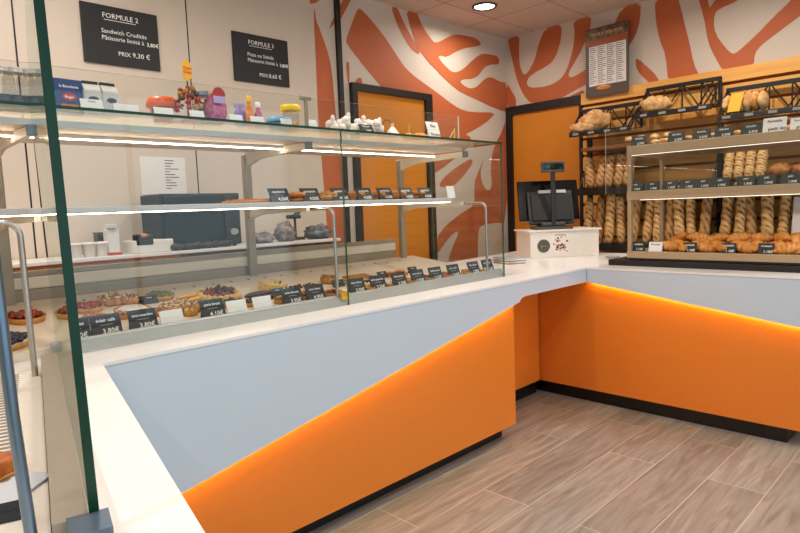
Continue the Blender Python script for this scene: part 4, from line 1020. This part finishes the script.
m.build('slices', LOAF, t); MB().prism([(-.088, .02, .01), (-.088, .11, .01), (-.084, .08, .15), (-.084, -.01, .15)], (.004, 0, 0)).build('yellow_label', mat('yellow_paper', '#edb93a', .6), t)
# lower rack frame: uprights, crates, baguettes
t = thing('bread_shelving', 'black steel shelving with wire sides below the wall racks', 'shelving', (5.35, 1.6, 0))
ux = []
for k, y in enumerate((2.80, 1.66, .95, .27)):
    MB().bev((-.02, y - 1.6 - .02, 0), (.02, y - 1.6 + .02, 2.03), .003).build('upright', BLACKM, t)
    for zz in (1.05, 1.55): MB().cyl((-.22, y - 1.6, zz), (0, y - 1.6, zz + .3), .006, 6).cyl((-.22, y - 1.6, zz), (.0, y - 1.6, zz), .006, 6).cyl((-.11, y - 1.6, zz), (-.11, y - 1.6, zz + .14), .005, 6).build('wire_side', BLACKM, t)
for zz in (1.50, 1.0):
    MB().prism([(-.24, -1.35, zz), (-.24, -1.35, zz + .06), (-.225, -1.35, zz + .06), (-.225, -1.35, zz + .015), (.2, -1.35, zz + .04), (.2, -1.35, zz)], (0, 2.56, 0)).build('shelf', BLACKM, t)
MB().bev((-.2, -1.3, 1.90), (.2, 1.18, 1.93), .003).build('upper_shelf', mat('brown_shelf', '#7a4a20', .5), t)
BAG = MB()
n = 26; rad = []
pts = []
for i in range(n + 1):
    u_ = i / n; pts.append((0, 0, u_ * .6)); rad.append(.047 * (min(1, math.sin(pi * u_) * 2.2) ** .5 + .001) * (1 + .08 * math.sin(u_ * 30)))
BAG.tube(pts, .036, 12, 0, rad)
BAGm = BAG.mesh('baguette', [BREAD]); BAGd = BAG.mesh('baguette', [BREAD2])
def baguette(x, y, z, label, group, lean=0, leany=0, s_=1, me=None, yaw=0):
    o = bpy.data.objects.new('baguette', me or BAGm); COL.objects.link(o); o.location = (x, y, z); o.rotation_euler = (leany, lean, yaw); o.scale = s_ if isinstance(s_, tuple) else (s_,) * 3
    return tag(o, label, 'baguette', group)
random.seed(5)
ys = [2.74, 2.64, 2.53, 2.42, 2.31, 2.20, 2.10, 2.0, 1.91, 1.82, 1.73, 1.58, 1.47, 1.37, 1.27, 1.18, .86, .76]
ords = ['first', 'second', 'third', 'fourth', 'fifth', 'sixth', 'seventh', 'eighth', 'ninth', 'tenth', 'eleventh', 'twelfth', 'thirteenth', 'fourteenth', 'fifteenth', 'sixteenth', 'seventeenth', 'eighteenth']
for i, y in enumerate(ys):
    baguette(5.17 + .02 * (i % 2), y, 1.045 - (0.0 if i > 1 else .03), ords[i] + ' standing baguette from the left on the lower wall shelf', 'baguettes standing on the lower shelf', .16, random.uniform(-.1, .06), .8 + .04 * (i % 3), yaw=random.uniform(-.2, .2), me=BAGd if i % 3 == 1 else BAGm)
for i in range(5):
    y = 2.70 - i * .085
    baguette(5.17, y, 1.56, 'dark twisted loaf on the upper left shelf, %s from the left' % ords[i], 'dark loaves on the upper left shelf', .4, random.uniform(-.3, .0), (.95, .95, .55), BAGd)
for i in range(4):
    y = 1.55 - i * .075
    baguette(5.16, y, 1.56, 'pale short baguette beside the right upright, %s from the left' % ords[i], 'short baguettes on the upper shelf', .35, 0, (.8, .8, .45))
for i, (x, y, z, r_) in enumerate(((5.2, 1.2, 1.56, .08), (5.2, 1.06, 1.56, .07), (5.22, .85, 1.56, .08), (5.2, .7, 1.56, .08), (5.33, 1.13, 1.66, .08), (5.33, .88, 1.66, .08))):
    loaf('dark brown round loaf %s' % ['at the left of the upper shelf group', 'second in the upper shelf group', 'third in the upper shelf group', 'at the right of the upper shelf group', 'stacked behind on the left', 'stacked behind on the right'][i], x, y, z - (.0 if i < 4 else .1), (r_, r_ * .95, r_ * .75), LOAFD, i, 40 + i, 2)
for i in range(4):
    roll(5.2 , 2.35 - i * .11, 1.94, 'pale long roll on the brown upper shelf, %s from the left' % ords[i], 'rolls on the brown upper shelf', 1.1)
t = thing('paper_sack', 'white paper sack standing at the right end of the lower shelf', 'sack', (5.16, 1.05, 1.04), (0, .2, 0))
MB().prism([(-.03, -.06, 0), (.03, -.06, 0), (.03, .06, 0), (-.03, .06, 0)], (0, .0, .38)).build('sack', mat('white_sack', '#cfc5bc', .7), t)

# ------------------------------------------------------------------ staff back counter and what stands on it
t = thing('back_counter', 'staff back counter with white top and orange wood front', 'counter', (1.5, 3.68, 0))
MB().bev((-1.5, -.19, 1.226), (1.35, .2, 1.2465), .003).build('top', WORKT, t)
MB().box((-1.48, -.17, .1), (.12, .2, 1.2255)).build('cabinet', mat('orange_wood', '#c9741e', .5), t)
MB().box((.13, -.17, .1), (1.33, .2, 1.2255)).build('dark_cabinet', mat('brown_grey_cabinet', '#6e5648', .5), t)
MB().box((-1.45, -.1, 0), (1.3, .2, .1)).build('plinth', BLACKP, t)
BZ = 1.247
def bc(px, y=3.6): return at_y(px, 240, y).x
t = thing('microwave_oven', 'black microwave oven on the back counter behind the case', 'microwave', (bc(194, 3.68), 3.68, BZ + .0)); t.scale = (1.32, 1, .95)
MB().bev((-.2, -.14, .012), (.2, .15, .36), .008).build('casing', mat('black_casing', '#0e0f11', .5), t)
MB().bev((-.19, -.152, .03), (.1, -.141, .345), .003).build('door', mat('blue_black_glass', '#0c141a', .4), t)
MB().bev((.11, -.15, .03), (.19, -.141, .345), .003).build('control_panel', DARKP, t)
m = MB().cyl((.15, -.15, .1), (.15, -.168, .1), .022, 20); m.build('knob', STEEL, t)
for sx in (-.17, .17):
    for sy in (-.11, .12): MB().cyl((sx, sy, 0), (sx, sy, .0125), .012, 8).build('foot', BLACKP, t)
t = thing('label_printer', 'white label printer with dark opening on the back counter', 'printer', (bc(148), 3.6, BZ))
MB().bev((-.12, -.08, 0), (.12, .08, .075), .008).build('body', mat('printer_white', '#e4e2de', .4), t)
MB().bev((-.1, -.0835, .045), (.0, -.02, .11), .008).build('dark_opening', DARKP, t)
MB().blob((-.05, -.07, .1), (.03, .02, .015), 0, 12, 6, .3, 6, 1).build('orange_roll', PINK, t)
t = thing('soap_dispenser', 'white dispenser with red foot left of the label printer', 'dispenser', (bc(112), 3.6, BZ))
MB().bev((-.045, -.03, 0), (.045, .04, .012), .003).build('foot', mat('red_foot', '#b8352a', .5), t); MB().bev((-.035, -.025, .012), (.035, .035, .15), .006).build('body', mat('dispenser_white', '#dddad6', .4), t)
MB().bev((-.03, -.035, .15), (.02, .02, .175), .004).build('head', mat('dispenser_head', '#cfccc8', .4), t)
t0 = None
for i, (px, lb) in enumerate(((72, 'pale plastic pot nearest the green glass edge on the back counter'), (87, 'pale plastic pot, second on the back counter'), (99, 'pale plastic pot just left of the white dispenser'))):
    if t0 is None:
        t0 = thing('plastic_pot', lb, 'pot', (bc(px), 3.58, BZ), group='plastic pots on the back counter')
        MB().lathe([(.03, 0), (.036, .07)], 18).build('pot', mat('milky_plastic', '#cdc7c0', .5), t0); MB().lathe([(.038, .071), (.038, .08), (0, .082)], 18).build('lid', PAPER, t0)
    else: copy_thing(t0, lb, (bc(px), 3.58, BZ), (0, 0, i), 'plastic pots on the back counter')
t = thing('dark_container', 'small dark container behind the white dispenser', 'container', (bc(103, 3.75), 3.75, BZ)); MB().bev((-.04, -.04, 0), (.04, .04, .12), .006).build('body', DARKP, t); MB().bev((-.042, -.042, .1205), (.042, .042, .13), .003).build('lid', GREYP, t)
t = thing('packaging_heap', 'grey-black crumpled packaging heap in front of the microwave', 'packaging', (bc(202, 3.52), 3.52, BZ))
m = MB(); random.seed(8)
for i in range(16): m.blob((-.18 + i * .024, random.uniform(-.01, .01), .022), (.028, .018, random.uniform(.012, .024)), 0, 9, 6, .5, 12, i)
m.v = [(a, b_, max(0, c_)) for a, b_, c_ in m.v]; m.build('heap', cm('dark_film', '#4a4540', '#26231f', .35, 30, .6), t)
FILM = mat('grey_translucent_film', '#a59a92', .25, nscale=18, col2='#6b6560', bump=.8)
for i, (px, w_, h_, lb) in enumerate(((262, .16, .07, 'crumpled clear plastic wrap right of the microwave'), (285, .14, .13, 'tall crumpled plastic bag in the middle of the back counter'), (318, .2, .1, 'grey-blue crumpled plastic bag near the orange door'))):
    t = thing('plastic_wrap', lb, 'plastic bag', (bc(px, 3.62), 3.62, BZ), group='plastic bags on the back counter')
    MB().blob((0, 0, h_ * .45), (w_ / 2, .08, h_ * .5), 0, 22, 16, .55, 16, i + 2, flat=-h_ * .45).build('film', FILM if i != 2 else mat('blue_grey_film', '#6f7c86', .25, nscale=18, col2='#4a545c', bump=.8), t)
    m = MB().blob((w_ * .1, -.02, h_ * .85), (w_ * .2, .03, h_ * .25), 0, 12, 8, .6, 14, i + 9); m.build('gathered_neck', FILM, t)
t = thing('angled_dispenser', 'dark teal angled dispenser arm beneath the middle shelf', 'dispenser', (bc(296, 3.72), 3.72, BZ))
MB().bev((-.05, -.05, 0), (.05, .05, .02), .004).build('foot', GREYP, t); MB().cyl((0, 0, .02), (0, 0, .17), .009).cyl((0, 0, .17), (.11, -.02, .26), .009).build('arm', GREYP, t)
MB().bev((-.06, -.04, .155), (.03, .03, .185), .006).cyl((.0, 0, .18), (.07, 0, .24), .012).build('head', mat('dark_teal', '#2f4a52', .4), t)

# ------------------------------------------------------------------ world and render look
wld = bpy.data.worlds.new('daylight'); sc.world = wld; wld.use_nodes = True
bg = wld.node_tree.nodes['Background']; bg.inputs[0].default_value = (.62, .8, 1, 1); bg.inputs[1].default_value = .9
o = MB().bev((-.02, -.008, 0), (.02, .008, .006), .002).build('floor_crumb', SHORT, None, (at_z(689, 428, 0).x, at_z(689, 428, 0).y, .0005), (0, 0, .4)); tag(o, 'small tan crumb on the plank floor near the right counter', 'crumb')
L = bpy.data.lights.new('window_daylight', 'AREA'); L.shape = 'RECTANGLE'; L.size = 6.4; L.size_y = 2.5; L.energy = 45; L.color = (.70, .88, 1)
lo = bpy.data.objects.new('window_daylight', L); COL.objects.link(lo); lo.location = (1.7, -2.72, 1.6); lo.rotation_euler = (pi / 2, 0, 0)
sc.view_settings.view_transform = 'Standard'; sc.view_settings.look = 'None'; sc.view_settings.exposure = .18; sc.view_settings.gamma = 1; sc.view_settings.use_curve_mapping = False
sc.cycles.max_bounces = 10; sc.cycles.transparent_max_bounces = 24; sc.cycles.use_denoising = True; sc.cycles.sample_clamp_indirect = 4
sc.cycles.caustics_reflective = False; sc.cycles.caustics_refractive = False
